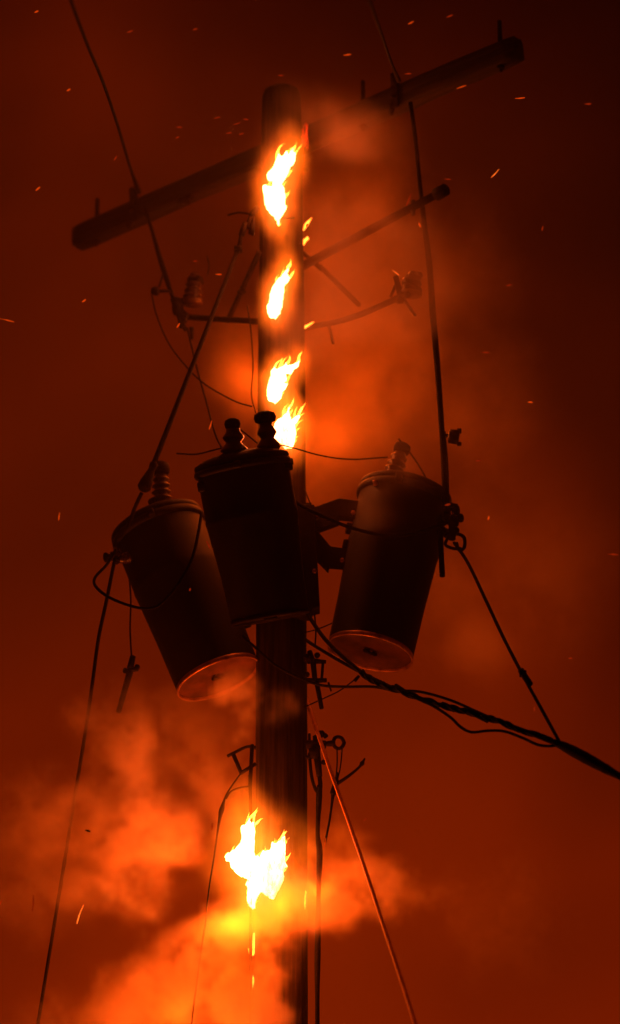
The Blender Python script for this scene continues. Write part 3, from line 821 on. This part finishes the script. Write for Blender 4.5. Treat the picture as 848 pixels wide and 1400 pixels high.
# ------------------------------------------------------------------ smoke
def smoke(name, label, lo, hi, vox, blobs, base, seed, warp=0.22, nscale=2.3, color=(0.9, 0.72, 0.55), cut=(0.42, 0.60), aniso=0.0, floor_=0.12, halo_color=None, gain=1.5, wscale=1.3, fade=(0.75, 0.98), stretch=None):
    """a block of air whose smoke density is laid down on a grid: soft puffs, warped and broken up by noise"""
    m, t, n, l = mat(name + '_air')
    pv = n('ShaderNodeVolumePrincipled')
    pv.inputs['Density'].default_value = 1.0
    pv.inputs['Color'].default_value = (*color, 1)
    pv.inputs['Anisotropy'].default_value = aniso
    om = n('ShaderNodeOutputMaterial')
    if halo_color:      # emission added to imitate the hazy halo round a flame
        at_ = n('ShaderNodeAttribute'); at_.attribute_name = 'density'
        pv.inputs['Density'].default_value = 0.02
        pv.inputs['Emission Color'].default_value = (*halo_color, 1)
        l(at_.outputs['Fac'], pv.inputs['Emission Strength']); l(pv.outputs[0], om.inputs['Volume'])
    else:
        l(pv.outputs[0], om.inputs['Volume'])
    g = bpy.data.node_groups.new(name + '_field', 'GeometryNodeTree')
    g.interface.new_socket('Geometry', in_out='INPUT', socket_type='NodeSocketGeometry')
    g.interface.new_socket('Geometry', in_out='OUTPUT', socket_type='NodeSocketGeometry')
    n, l = g.nodes.new, g.links.new
    go = n('NodeGroupOutput')
    pos = n('GeometryNodeInputPosition')
    def vm(op, a, b):
        q = n('ShaderNodeVectorMath'); q.operation = op
        for i, s in enumerate((a, b)):
            if s is None: continue
            if isinstance(s, (tuple, list, Vector)): q.inputs[i].default_value = tuple(s)
            else: l(s, q.inputs[i])
        return q
    def mm(op, a, b=None, c=None, clamp=False):
        q = n('ShaderNodeMath'); q.operation = op; q.use_clamp = clamp
        for i, s in enumerate((a, b, c)):
            if s is None: continue
            if isinstance(s, (int, float)): q.inputs[i].default_value = s
            else: l(s, q.inputs[i])
        return q.outputs[0]
    P0 = vm('ADD', pos.outputs[0], (seed * 3.1, seed * 1.7, seed * 5.3)).outputs[0]
    nw = n('ShaderNodeTexNoise'); nw.inputs['Scale'].default_value = wscale; nw.inputs['Detail'].default_value = 5; nw.inputs['Roughness'].default_value = 0.6
    l(P0, nw.inputs['Vector'])
    wv = vm('SUBTRACT', nw.outputs['Color'], (.5, .5, .5)).outputs[0]
    sw = n('ShaderNodeVectorMath'); sw.operation = 'SCALE'; l(wv, sw.inputs[0]); sw.inputs['Scale'].default_value = warp * 2
    PW_ = vm('ADD', pos.outputs[0], sw.outputs[0]).outputs[0]
    total = None
    for (c, rad, dens, tilt) in blobs:
        q = vm('SUBTRACT', PW_, c).outputs[0]
        if tilt:
            vr = n('ShaderNodeVectorRotate'); vr.rotation_type = 'Y_AXIS'; l(q, vr.inputs['Vector']); vr.inputs['Angle'].default_value = R(tilt)
            q = vr.outputs[0]
        q = vm('DIVIDE', q, rad).outputs[0]
        ln_ = n('ShaderNodeVectorMath'); ln_.operation = 'LENGTH'; l(q, ln_.inputs[0])
        mr = n('ShaderNodeMapRange'); mr.interpolation_type = 'SMOOTHSTEP'
        mr.inputs[1].default_value = 0.0 if halo_color else 0.15; mr.inputs[2].default_value = 1.15 if halo_color else 1.0; mr.inputs[3].default_value = dens * gain; mr.inputs[4].default_value = 0.0
        l(ln_.outputs['Value'], mr.inputs[0])
        total = mr.outputs[0] if total is None else mm('ADD', total, mr.outputs[0])
    nf = n('ShaderNodeTexNoise'); nf.inputs['Scale'].default_value = nscale; nf.inputs['Detail'].default_value = 7; nf.inputs['Roughness'].default_value = 0.62
    nf.inputs['Distortion'].default_value = 0.8
    pn_ = vm('ADD', P0, sw.outputs[0]).outputs[0]
    if stretch: pn_ = vm('MULTIPLY', pn_, stretch).outputs[0]
    l(pn_, nf.inputs['Vector'])
    m2 = n('ShaderNodeMapRange'); m2.interpolation_type = 'SMOOTHSTEP'; m2.inputs[1].default_value = cut[0]; m2.inputs[2].default_value = cut[1]; m2.inputs[3].default_value = floor_; m2.inputs[4].default_value = 1.0
    l(nf.outputs['Fac'], m2.inputs[0])
    dens = mm('MULTIPLY', total, m2.outputs[0])
    bs = mm('MULTIPLY_ADD', nf.outputs['Fac'], base * 1.2, base * .4)
    dens = mm('ADD', dens, bs)
    # fade out towards the sides of the block
    ctr = [(a + b) / 2 for a, b in zip(lo, hi)]; hf = [(b - a) / 2 for a, b in zip(lo, hi)]
    q = vm('DIVIDE', vm('SUBTRACT', pos.outputs[0], ctr).outputs[0], hf).outputs[0]
    q = vm('ABSOLUTE', q, None).outputs[0]
    sp = n('ShaderNodeSeparateXYZ'); l(q, sp.inputs[0])
    mx = mm('MAXIMUM', mm('MAXIMUM', sp.outputs[0], sp.outputs[1]), sp.outputs[2])
    m3 = n('ShaderNodeMapRange'); m3.interpolation_type = 'SMOOTHSTEP'; m3.inputs[1].default_value = fade[0]; m3.inputs[2].default_value = fade[1]; m3.inputs[3].default_value = 1.0; m3.inputs[4].default_value = 0.0
    l(mx, m3.inputs[0])
    dens = mm('MULTIPLY', dens, m3.outputs[0])
    vc = n('GeometryNodeVolumeCube')
    l(dens, vc.inputs['Density'])
    vc.inputs['Min'].default_value = lo; vc.inputs['Max'].default_value = hi
    for i, ax in enumerate('XYZ'):
        vc.inputs['Resolution ' + ax].default_value = int((hi[i] - lo[i]) / vox) + 1
    sm = n('GeometryNodeSetMaterial'); sm.inputs['Material'].default_value = m
    l(vc.outputs[0], sm.inputs[0]); l(sm.outputs[0], go.inputs[0])
    bm = bmesh.new()
    box(bm, ctr, (hf[0] * 2, hf[1] * 2, hf[2] * 2))
    o = link(name, bm, m, None, smooth=False)
    md = o.modifiers.new('field', 'NODES'); md.node_group = g
    tag(o, label, None, None, 'stuff')
    return o

# ------------------------------------------------------------------ flames
def fbm2(x, y, seed, oct=4):
    v = 0; a = 1; t = 0
    for i in range(oct):
        v += a * pnoise(Vector((x * 2 ** i + seed * 13.1, y * 2 ** i + seed * 7.7, seed + i))); t += a; a *= .55
    return v / t

def surface_net(F, iso=0.0):
    """vertices and quads of F = iso on a regular grid (F > iso inside)"""
    nx, ny, nz = F.shape
    ins = F > iso
    idx = -np.ones((nx - 1, ny - 1, nz - 1), int)
    corners = [(i, j, k) for i in (0, 1) for j in (0, 1) for k in (0, 1)]
    cnt = sum(ins[i:nx - 1 + i, j:ny - 1 + j, k:nz - 1 + k].astype(int) for i, j, k in corners)
    act = (cnt > 0) & (cnt < 8)
    cells = np.argwhere(act)
    idx[act] = np.arange(len(cells))
    acc = np.zeros((len(cells), 3)); wsum = np.zeros(len(cells))
    edges = [(a, b) for a in corners for b in corners if a < b and sum(abs(p - q) for p, q in zip(a, b)) == 1]
    for a, b in edges:
        fa = F[cells[:, 0] + a[0], cells[:, 1] + a[1], cells[:, 2] + a[2]]
        fb = F[cells[:, 0] + b[0], cells[:, 1] + b[1], cells[:, 2] + b[2]]
        x = (fa > iso) != (fb > iso)
        t = np.where(x, (iso - fa) / np.where(x, fb - fa, 1), 0)
        p = np.array(a)[None] + (np.array(b) - np.array(a))[None] * t[:, None]
        acc[x] += p[x]; wsum[x] += 1
    V = cells + acc / wsum[:, None]
    quads = []
    for ax in range(3):
        sl0 = [slice(1, -1)] * 3; sl1 = [slice(1, -1)] * 3
        sl0[ax] = slice(0, -1); sl1[ax] = slice(1, None)
        a, b = ins[tuple(sl0)], ins[tuple(sl1)]
        off = [1, 1, 1]; off[ax] = 0
        for fl in (False, True):
            pts = np.argwhere((a & ~b) if not fl else (~a & b)) + np.array(off)
            u_, v_ = [q for q in range(3) if q != ax]
            q = []
            for du, dv in ((0, 0), (-1, 0), (-1, -1), (0, -1)):
                c = pts.copy(); c[:, u_] += du; c[:, v_] += dv
                q.append(idx[c[:, 0], c[:, 1], c[:, 2]])
            q = np.stack(q, 1)
            if fl: q = q[:, ::-1]
            quads.append(q)
    return V, np.concatenate(quads)

def poly_sdf(P, X, Y):
    """signed distance (positive inside) of points to polygon"""
    P = np.array(P, float); d = np.full(X.shape, 1e9); inside = np.zeros(X.shape, bool)
    n = len(P)
    for i in range(n):
        a, b = P[i], P[(i + 1) % n]
        e = b - a
        t = np.clip(((X - a[0]) * e[0] + (Y - a[1]) * e[1]) / (e @ e), 0, 1)
        d = np.minimum(d, np.hypot(X - a[0] - t * e[0], Y - a[1] - t * e[1]))
        c = (a[1] > Y) != (b[1] > Y)
        with np.errstate(divide='ignore', invalid='ignore'):
            xx = (b[0] - a[0]) * (Y - a[1]) / (b[1] - a[1] + 1e-12) + a[0]
        inside ^= c & (X < xx)
    return np.where(inside, d, -d)

def noise_grid(X, Y, fx, fy, seed, octv=3):
    rng = np.random.RandomState(seed)
    out = np.zeros(X.shape); amp = 1; tot = 0
    for o in range(octv):
        G = rng.rand(64, 64) * 2 - 1
        x = X * fx * 2 ** o; y = Y * fy * 2 ** o
        xi = np.floor(x).astype(int); yi = np.floor(y).astype(int)
        tx = x - xi; ty = y - yi; tx = tx * tx * (3 - 2 * tx); ty = ty * ty * (3 - 2 * ty)
        g = lambda i, j: G[i % 64, j % 64]
        out += amp * ((g(xi, yi) * (1 - tx) + g(xi + 1, yi) * tx) * (1 - ty) + (g(xi, yi + 1) * (1 - tx) + g(xi + 1, yi + 1) * tx) * ty)
        tot += amp; amp *= .55
    return out / tot

def flame_mesh(name, outline, y, m, parent, seed, res=0.7, thick=1.0, warp=2.0, grow=0.0, slant=0.35, fmax=12.0, soft=False):
    P = np.array(outline, float)
    pad = 5 + abs(grow)
    x0, y0 = P.min(0) - pad; x1, y1 = P.max(0) + pad
    xs = np.arange(x0, x1, res); ys = np.arange(y0, y1, res)
    X, Y = np.meshgrid(xs, ys, indexing='ij')
    # licks lean up and to the right: warp along that direction
    U = X * 1.0 + Y * slant
    wx = noise_grid(U, Y, 0.22, 0.07, seed) * warp
    wy = noise_grid(U, Y, 0.20, 0.05, seed + 5) * warp * 1.7
    d = poly_sdf(P, X + wx, Y + wy) + grow
    # rounded thickness: half depth grows as the square root of the distance from the edge
    dd = np.clip(d, 0, fmax)
    h = thick * np.sqrt(dd * (2 * fmax - dd)) * (0.75 + 0.35 * noise_grid(U, Y, 0.12, 0.05, seed + 9))
    h = np.where(d > 0, np.maximum(h, 1.1), h)
    if soft:
        h = thick * dd * dd / fmax * (0.8 + 0.5 * noise_grid(U, Y, 0.12, 0.05, seed + 9))
    h = np.where(d > 0, h, d)
    hm = max(3.0, h.max()) + 2 * res
    zs = np.arange(-hm, hm + res, res)
    Fv = h[:, None, :] - np.abs(zs)[None, :, None] + 0 * X[:, None, :]
    Fv[[0, -1]] = -1; Fv[:, [0, -1]] = -1; Fv[:, :, [0, -1]] = -1
    V, Q = surface_net(Fv)
    u = m_per_px(700, y)
    o0 = at(P[:, 0].mean(), P[:, 1].max(), y)
    # lay out in the upright plane at distance y
    A = np.array(at(0, 0, y)); 
    cx, cy = P[:, 0].mean(), P[:, 1].mean()
    pc = np.array(at(cx, cy, y)); ex = np.array(at(cx + 1, cy, y)) - pc; ey = np.array(at(cx, cy + 1, y)) - pc
    px = x0 + V[:, 0] * res; py = y0 + V[:, 2] * res; dz = (-hm + V[:, 1] * res) * u
    W3 = pc[None] + (px - cx)[:, None] * ex[None] + (py - cy)[:, None] * ey[None]
    W3[:, 1] += dz
    base = np.array(parent.location if parent else o0)
    W3 -= base[None]
    me = bpy.data.meshes.new(name)
    me.from_pydata(W3.tolist(), [], Q.tolist())
    me.update()
    for p in me.polygons: p.use_smooth = True
    me.materials.append(M[m])
    o = bpy.data.objects.new(name, me); COL.objects.link(o)
    if parent: o.parent = parent
    return o

FIRE = (1.0, 0.10, 0.004)
def flame(label, outline, y, seed, fringe=7, lights=(), m='flame', thick=0.9, warp=2.0, group=None, halo_gain=8, extra_halo=()):
    P = np.array(outline, float)
    root = empty('flame', at(P[:, 0].mean(), P[:, 1].max(), y)); tag(root, label, 'flame', group)
    flame_mesh('flame_core', outline, y, m, root, seed, thick=thick, warp=warp, grow=-0.7 if len(outline) < 45 else 0)
    if fringe:
        # ragged tongues torn off the upper and right side of the flame
        rg = random.Random(seed); u_ = m_per_px(700, y); k_ = 0; big = P[:, 1].ptp() if hasattr(P[:, 1], 'ptp') else np.ptp(P[:, 1])
        nP = len(P)
        for q in range(nP):
            a2, b2 = P[q], P[(q + 1) % nP]
            nrm = np.array([(b2 - a2)[1], -(b2 - a2)[0]]); nl = np.hypot(*nrm)
            if nl < 1: continue
            nrm = nrm / nl
            mid_ = (a2 + b2) / 2
            if poly_sdf(P, np.array([mid_[0] + nrm[0] * 2]), np.array([mid_[1] + nrm[1] * 2]))[0] > 0: nrm = -nrm
            if nrm[0] * .5 - nrm[1] < 0.15 and rg.random() < .75: continue
            c_ = a2 + (b2 - a2) * rg.random() - nrm * 2.5
            ln_ = rg.uniform(7, 21) * (1.0 if nrm[1] < 0 else .6)
            dr = np.array([0.42 + .45 * rg.random(), -1.0]) + nrm * .35; dr /= np.hypot(*dr)
            sd_ = np.array([-dr[1], dr[0]]) * rg.uniform(-.22, .22) * ln_
            pts_ = [at(*(c_ + dr * ln_ * t_ + sd_ * math.sin(t_ * 3)), y - .01 + .03 * rg.uniform(-1, 1) * t_) - root.location for t_ in (0, .35, .7, 1)]
            bm = bmesh.new(); ww = rg.uniform(.8, 1.7) * u_
            tube(bm, spline(pts_, 4), lambda t: ww * (1 - t) ** .7 * (0.55 + .9 * math.sin(math.pi * min(1, t + .15))) + .15 * u_, 6, .5)
            link('flame_tongue', bm, M['lick'], root)
        ys_ = np.linspace(P[:, 1].min() + 2, P[:, 1].max() - 2, 7)  # soft emissive volume added to imitate the halo round the flame
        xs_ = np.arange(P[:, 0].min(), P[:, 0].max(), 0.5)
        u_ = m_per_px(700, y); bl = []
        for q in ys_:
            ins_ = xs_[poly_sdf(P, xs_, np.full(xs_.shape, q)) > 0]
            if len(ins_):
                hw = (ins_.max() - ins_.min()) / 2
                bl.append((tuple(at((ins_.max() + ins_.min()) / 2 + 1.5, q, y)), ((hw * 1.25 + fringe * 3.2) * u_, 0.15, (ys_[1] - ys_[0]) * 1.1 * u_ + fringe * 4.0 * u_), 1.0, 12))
        for gx_, gz_, rx_, rz_, dn_ in extra_halo:  # extra halo painted in where lit smoke should look yellow
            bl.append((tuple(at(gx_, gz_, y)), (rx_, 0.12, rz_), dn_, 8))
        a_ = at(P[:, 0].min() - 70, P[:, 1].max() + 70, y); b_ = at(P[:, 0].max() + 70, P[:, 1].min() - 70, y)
        g_ = smoke('flame_halo', None, (a_.x, y - .26, a_.z), (b_.x, y + .26, b_.z), 0.014, bl, 0.0, seed, warp=0.035, nscale=14.0, cut=(0.3, 0.65), floor_=0.25,
                   halo_color=(1.0, 0.125, 0.004), gain=halo_gain, wscale=9.0, fade=(0.85, 1.0), stretch=(1, 1, .35))
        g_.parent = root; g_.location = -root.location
    for (px, py, ly, P_, rr) in lights:  # lamps of the flames, plus added fill lamps out in the smoke
        ld = bpy.data.lights.new('firelight', 'POINT'); ld.energy = P_; ld.color = FIRE; ld.shadow_soft_size = rr
        lo = bpy.data.objects.new('firelight', ld); COL.objects.link(lo); lo.parent = root
        lo.location = at(px, py, ly) - root.location
    return root

fy = POLE_Y - 0.165
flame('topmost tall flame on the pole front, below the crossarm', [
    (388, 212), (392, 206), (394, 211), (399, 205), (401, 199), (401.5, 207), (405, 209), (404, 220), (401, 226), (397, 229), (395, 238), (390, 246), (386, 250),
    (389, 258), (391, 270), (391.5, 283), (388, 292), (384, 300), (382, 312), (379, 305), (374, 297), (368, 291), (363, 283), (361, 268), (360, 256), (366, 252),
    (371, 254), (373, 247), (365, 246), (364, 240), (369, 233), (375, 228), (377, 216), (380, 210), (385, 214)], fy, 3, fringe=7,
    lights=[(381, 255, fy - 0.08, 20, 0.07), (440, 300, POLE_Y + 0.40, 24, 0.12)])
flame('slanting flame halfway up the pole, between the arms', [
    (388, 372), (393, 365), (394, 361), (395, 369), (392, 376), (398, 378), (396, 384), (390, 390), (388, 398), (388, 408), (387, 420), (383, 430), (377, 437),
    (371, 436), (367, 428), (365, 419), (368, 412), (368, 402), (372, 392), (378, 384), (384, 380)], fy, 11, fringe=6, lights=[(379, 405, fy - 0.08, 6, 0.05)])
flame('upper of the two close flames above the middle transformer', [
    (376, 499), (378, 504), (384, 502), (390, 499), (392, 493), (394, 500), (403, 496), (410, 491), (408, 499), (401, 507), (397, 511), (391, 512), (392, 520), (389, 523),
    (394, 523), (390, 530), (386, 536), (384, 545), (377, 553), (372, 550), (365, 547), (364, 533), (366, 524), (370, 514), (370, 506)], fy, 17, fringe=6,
    lights=[(380, 525, fy - 0.08, 6, 0.05), (342, 515, POLE_Y + 0.42, 7, 0.10)])  # second lamp added to brighten the smoke left of the pole
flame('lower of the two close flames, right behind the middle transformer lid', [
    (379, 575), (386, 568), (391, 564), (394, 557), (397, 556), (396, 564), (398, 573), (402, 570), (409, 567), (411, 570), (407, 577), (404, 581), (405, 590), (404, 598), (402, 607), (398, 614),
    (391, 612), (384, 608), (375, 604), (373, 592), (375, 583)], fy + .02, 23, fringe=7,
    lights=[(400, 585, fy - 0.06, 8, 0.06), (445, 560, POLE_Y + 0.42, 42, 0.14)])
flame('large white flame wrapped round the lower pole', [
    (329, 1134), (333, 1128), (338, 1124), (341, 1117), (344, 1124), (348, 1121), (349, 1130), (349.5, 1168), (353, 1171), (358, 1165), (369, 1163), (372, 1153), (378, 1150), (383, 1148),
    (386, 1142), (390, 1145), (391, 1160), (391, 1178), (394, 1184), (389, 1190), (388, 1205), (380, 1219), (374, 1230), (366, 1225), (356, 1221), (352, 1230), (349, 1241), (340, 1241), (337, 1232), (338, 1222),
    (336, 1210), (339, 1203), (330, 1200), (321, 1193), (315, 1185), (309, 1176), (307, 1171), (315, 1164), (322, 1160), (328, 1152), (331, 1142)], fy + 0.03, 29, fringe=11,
    lights=[(366, 1195, fy - 0.10, 14, 0.08), (300, 1200, POLE_Y + 0.10, 70, 0.12), (430, 1222, POLE_Y + 0.08, 24, 0.06), (322, 1256, POLE_Y - 0.36, 22, 0.08), (384, 1240, POLE_Y - 0.36, 18, 0.08)], extra_halo=[(340, 1262, .22, .11, 3.4), (305, 1268, .20, .10, 3.0), (392, 1228, .14, .10, 2.2)], warp=2.4)  # last two lamps added to brighten the smoke below the flame
for (lb, pts, sd, yy) in [
    ('small curling flame lick at the pole right edge, upper of three', [(414, 316), (416, 308), (420, 303), (427, 298), (423, 305), (419, 311), (416, 315)], 41, POLE_Y),
    ('small forked flame lick at the pole right edge, just under the curling one', [(414, 336), (414.5, 328), (418, 326), (420, 323), (423, 327), (419, 330), (416, 335)], 43, POLE_Y),
    ('thin pointed flame lick at the pole right edge, lowest of three', [(414, 449), (415, 445), (421, 444), (430, 439), (424, 445), (417, 449)], 47, POLE_Y),
    ('narrow flame sliver on the lower pole right edge', [(416, 1240), (415.5, 1228), (417.5, 1217), (419, 1220), (418.5, 1235), (417.5, 1244)], 53, fy + .08),
    ('slim flame below the large fire on the pole left edge', [(346, 1276), (349, 1274), (349, 1290), (348, 1305), (343, 1310), (340, 1303), (339, 1296), (343, 1299), (343, 1288)], 59, POLE_Y - .02),
    ('tiny flame, the lowest one on the pole left edge', [(346, 1332), (348, 1340), (347, 1348), (345, 1356), (342, 1345), (341, 1338), (345, 1338)], 61, POLE_Y - .02)]:
    P = np.array(pts, float)
    root = empty('flame', at(P[:, 0].mean(), P[:, 1].max(), yy)); tag(root, lb, 'flame')
    flame_mesh('flame_core', pts, yy, 'lick', root, sd, res=0.5, warp=0.7, thick=1.0, fmax=4)
# the fire goes on down the pole below the frame
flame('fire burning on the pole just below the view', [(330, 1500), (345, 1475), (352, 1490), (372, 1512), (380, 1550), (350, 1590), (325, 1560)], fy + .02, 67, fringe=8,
      lights=[(262, 1440, POLE_Y - 0.05, 48, 0.15)])  # lamp added outside the flame to brighten the low smoke
# unseen brush fires added on the ground to light things from below
for k, (gx, gy, s, pw_) in enumerate([(-1.6, 18.6, 1.0, 25), (1.8, 19.6, .9, 20), (4.5, 22, 1.3, 60)]):
    bm = bmesh.new()
    for q in range(14):
        a = q * 2.4; rr = 0.16 * s * math.sqrt(q)
        hgt = s * (0.9 - 0.04 * q) * (0.8 + .4 * random.random())
        b = Vector((rr * math.cos(a), rr * math.sin(a), 0))
        path = spline([b, b * .9 + Vector((.05, 0, hgt * .4)), b * .6 + Vector((-.04, .03, hgt * .75)), b * .5 + Vector((.08, 0, hgt))], 5)
        tube(bm, path, lambda t: s * .13 * (math.sin(math.pi * (t * .75 + .25)) + .03), 8, .4)
    o = link('added_fire', bm, M['lick']); o.location = (gx, gy, 0.0)
    tag(o, ['unseen brush fire added as a light left of the pole foot', 'smaller unseen brush fire added as a light right of the pole foot', 'large unseen brush fire added as a light far right of the pole'][k], 'fire')
    ld = bpy.data.lights.new('firelight', 'POINT'); ld.energy = pw_; ld.color = FIRE; ld.shadow_soft_size = .5
    lo = bpy.data.objects.new('firelight', ld); COL.objects.link(lo); lo.parent = o; lo.location = (0, 0, .8 * s)

# ------------------------------------------------------------------ sparks and embers in the air
SP = [(94, 123, 6, 30, 'm'), (178, 43, 10, 25, 'd'), (267, 40, 7, 15, 'd'), (50, 16, 6, 20, 'm'), (562, 31, 10, 35, 'm'), (615, 22, 10, 25, 'd'), (475, 75, 11, 8, 'm'),
      (558, 101, 10, 5, 'd'), (631, 119, 15, 20, 'm'), (711, 134, 14, 0, 'm'), (677, 237, 19, 52, 'h'), (541, 373, 13, -40, 'h'), (420, 308, 5, 70, 'd'), (559, 273, 20, 70, 'd'),
      (574, 307, 8, -70, 'm'), (612, 245, 10, -10, 'd'), (52, 258, 8, 40, 'm'), (10, 438, 20, -10, 'm'), (115, 411, 7, 40, 'm'), (245, 174, 9, 0, 'd'), (297, 161, 9, 10, 'd'), (324, 169, 10, 15, 'd'),
      (336, 163, 8, -20, 'd'), (313, 182, 8, 0, 'd'), (330, 183, 7, 20, 'd'), (243, 188, 6, 30, 'd'), (158, 216, 8, 60, 'd'), (384, 103, 8, 0, 'd'), (299, 375, 9, 0, 'm'), (267, 357, 6, 0, 'd'),
      (288, 581, 13, 75, 'm'), (244, 445, 8, 60, 'm'), (725, 550, 7, 0, 'm'), (664, 482, 12, 0, 'd'), (668, 708, 6, 80, 'm'), (81, 706, 11, 85, 'm'), (110, 1250, 27, 72, 'h'),
      (0, 1235, 8, 60, 'm'), (285, 745, 13, -68, 'd'), (838, 758, 14, -5, 'd'), (742, 312, 8, 80, 'd'), (804, 142, 10, 0, 'd'), (696, 390, 9, 20, 'd'), (260, 806, 4, 80, 'd'), (731, 968, 9, 88, 'd'),  # mark on the middle tank's left edge paints a lit sliver
      (120, 1136, 7, -15, 'k'), (444, 1153, 16, 80, 'm'), (612, 690, 8, 15, 'd'), (654, 630, 8, 10, 'd'), (290, 1130, 10, 85, 'd'), (45, 1235, 22, 88, 'd'), (500, 1120, 7, 40, 'd'), (780, 900, 6, 0, 'd')]
for k, (px, py, ln, an_, br) in enumerate(SP):
    y = POLE_Y + random.uniform(-1.6, -0.5) if br != 'h' else POLE_Y - 0.7
    u = m_per_px(700, y)
    bm = bmesh.new()
    w_ = {'h': 1.1, 'm': 2.0, 'd': 2.4, 'k': 2.0}[br] * (0.8 + .4 * random.random())
    if ln < 9: w_ = max(w_, 2.6)
    d = Vector((math.cos(R(an_)), random.uniform(-.2, .2), math.sin(R(an_)))) * ln * u / 2
    side = Vector((-d.z, 0, d.x)) * random.uniform(-.08, .08)
    tube(bm, spline([-d, side, d], 4), lambda t: u * w_ / 2 * (0.35 + 0.65 * math.sin(math.pi * (t * .8 + .1))), 6, .5)
    o = link('ember', bm, M[{'h': 'spark_hot', 'm': 'spark_mid', 'd': 'spark_dim', 'k': 'rubber'}[br]])  # includes the lit sliver painted on the middle tank's left edge
    o.location = at(px, py, y)
    hor = 'left' if px < 330 else ('right' if px > 440 else 'middle')
    kind = {'h': 'bright spark streak', 'm': 'orange ember', 'd': 'dull red ember', 'k': 'dark ash flake'}[br]  # bright ones are spark trails modelled as glowing slivers
    if py < 200: ver = 'high above the crossarm' if px < 330 or py < 60 else 'near the crossarm right half'
    elif py < 460: ver = 'between crossarm and fuse cutouts'
    elif py < 760: ver = 'level with the transformer lids'
    elif py < 1060: ver = 'level with the tank bottoms'
    else: ver = 'level with the large lower fire'
    nth = sum(1 for q in SP[:k] if q[4] == br and abs(q[0] - px) < 150 and abs(q[1] - py) < 150)
    size = 'long' if ln > 13 else ('short' if ln > 7 else 'tiny')
    tag(o, None, 'ember', 'embers drifting in the smoke')
    o['label'] = f'{size} {kind} {hor} of the pole, {ver}' if hor != 'middle' else f'{size} {kind} over the pole, {ver}'  # the lit sliver on the middle tank gets an ember label too
# where two read the same, say which by its height among its likes
seen = {}
for o in [o for o in COL.objects if o.name.split('.')[0] == 'ember']:
    seen.setdefault(o['label'], []).append(o)
ORD = ['topmost', 'second highest', 'third highest', 'fourth highest', 'fifth highest', 'sixth highest', 'seventh highest', 'eighth highest']
for lb, os_ in seen.items():
    if len(os_) > 1:
        os_.sort(key=lambda q: -q.location.z)
        for i, q in enumerate(os_):
            q['label'] = (ORD[i] if i < len(os_) - 1 else 'lowest') + ' ' + lb

def B(px, py, y, rx, ry, rz, dens, tilt=0):
    """puff at a photo position, radii in metres"""
    return (tuple(at(px, py, y)), (rx, ry, rz), dens, tilt)

upper = [
    # behind the pole: column rising to the right
    B(455, 550, 18.95, .55, .45, .55, .8), B(500, 440, 19.0, .6, .5, .6, .7), B(470, 300, 19.0, .6, .5, .6, .7), B(450, 200, 18.9, .5, .4, .4, .3),
    B(560, 560, 19.0, .6, .5, .5, .4), B(430, 640, 18.8, .4, .35, .35, .7), B(335, 500, 18.6, .36, .25, .5, .6), B(600, 400, 19.2, .6, .5, .8, .3),
    # in front of the pole top and the arms right of it
    B(480, 170, 17.45, .46, .25, .22, 1.0, -20), B(440, 420, 17.5, .4, .25, .5, .55), B(545, 625, 17.55, .26, .18, .22, .7), B(392, 260, 17.6, .22, .18, .9, .4),
    B(525, 405, 17.1, .48, .24, .36, 1.5), B(505, 320, 17.15, .46, .24, .36, 1.7),
    B(500, 680, 17.4, .2, .15, .28, .3),
    B(640, 900, 18.8, .26, .3, .34, 1.3), B(640, 560, 19.3, .6, .5, .7, .35), B(700, 800, 19.4, .8, .5, .8, .3), B(560, 830, 19.0, .5, .4, .5, .2),
]
lower = [
    # wisp under the left tank
    B(318, 946, 17.85, .22, .12, .08, 3.2, 15), B(340, 985, 17.85, .09, .1, .16, 2.5), B(385, 965, 17.7, .22, .1, .16, 1.2, 40),
    # billows on the left
    B(150, 1020, 17.9, .30, .3, .40, 1.7, 10), B(70, 1110, 18.1, .46, .35, .26, 1.3, -12), B(190, 1130, 18.0, .38, .3, .36, 1.5), B(265, 1010, 18.4, .4, .3, .35, .5),
    B(160, 1215, 18.1, .40, .35, .20, .9), B(310, 1090, 18.5, .35, .3, .3, .7), B(40, 1200, 18.3, .4, .3, .4, .5),
    B(205, 1370, 17.85, .42, .3, .20, 1.8, 8), B(320, 1385, 17.8, .36, .22, .30, 2.0), B(255, 1335, 17.9, .3, .25, .18, 1.2), B(90, 1420, 18.2, .5, .4, .3, .6),
    B(370, 1330, 17.75, .15, .12, .34, 1.8, 6),
    # dense smoke hugging the big fire
    B(335, 1265, 17.74, .34, .24, .17, 1.7), B(405, 1225, 17.74, .30, .22, .15, 1.5), B(285, 1305, 17.8, .32, .22, .24, 1.3), B(440, 1240, 17.7, .20, .15, .14, .8),
    # wisp drifting right of the fire
    B(475, 1218, 18.02, .36, .22, .17, 2.4), B(560, 1215, 18.1, .34, .2, .13, 1.6, 4), B(450, 1165, 18.3, .25, .2, .2, .8), B(700, 1250, 18.6, .6, .35, .4, .2),
]
smoke('smoke', 'orange lit smoke rising behind the upper pole', (-2.6, 16.2, 9.3), (2.9, 20.6, 14.2), 0.05, upper, 0.014, 2, gain=2.4, warp=.24, floor_=.2)
smoke('smoke', 'thick glowing smoke billowing left of the lower pole', (-2.3, 16.9, 7.0), (1.7, 19.3, 10.4), 0.03, lower, 0.008, 5, gain=2.8, warp=.32, wscale=2.4, nscale=3.4,
      cut=(.43, .57), floor_=.08, fade=(.86, 1.0))
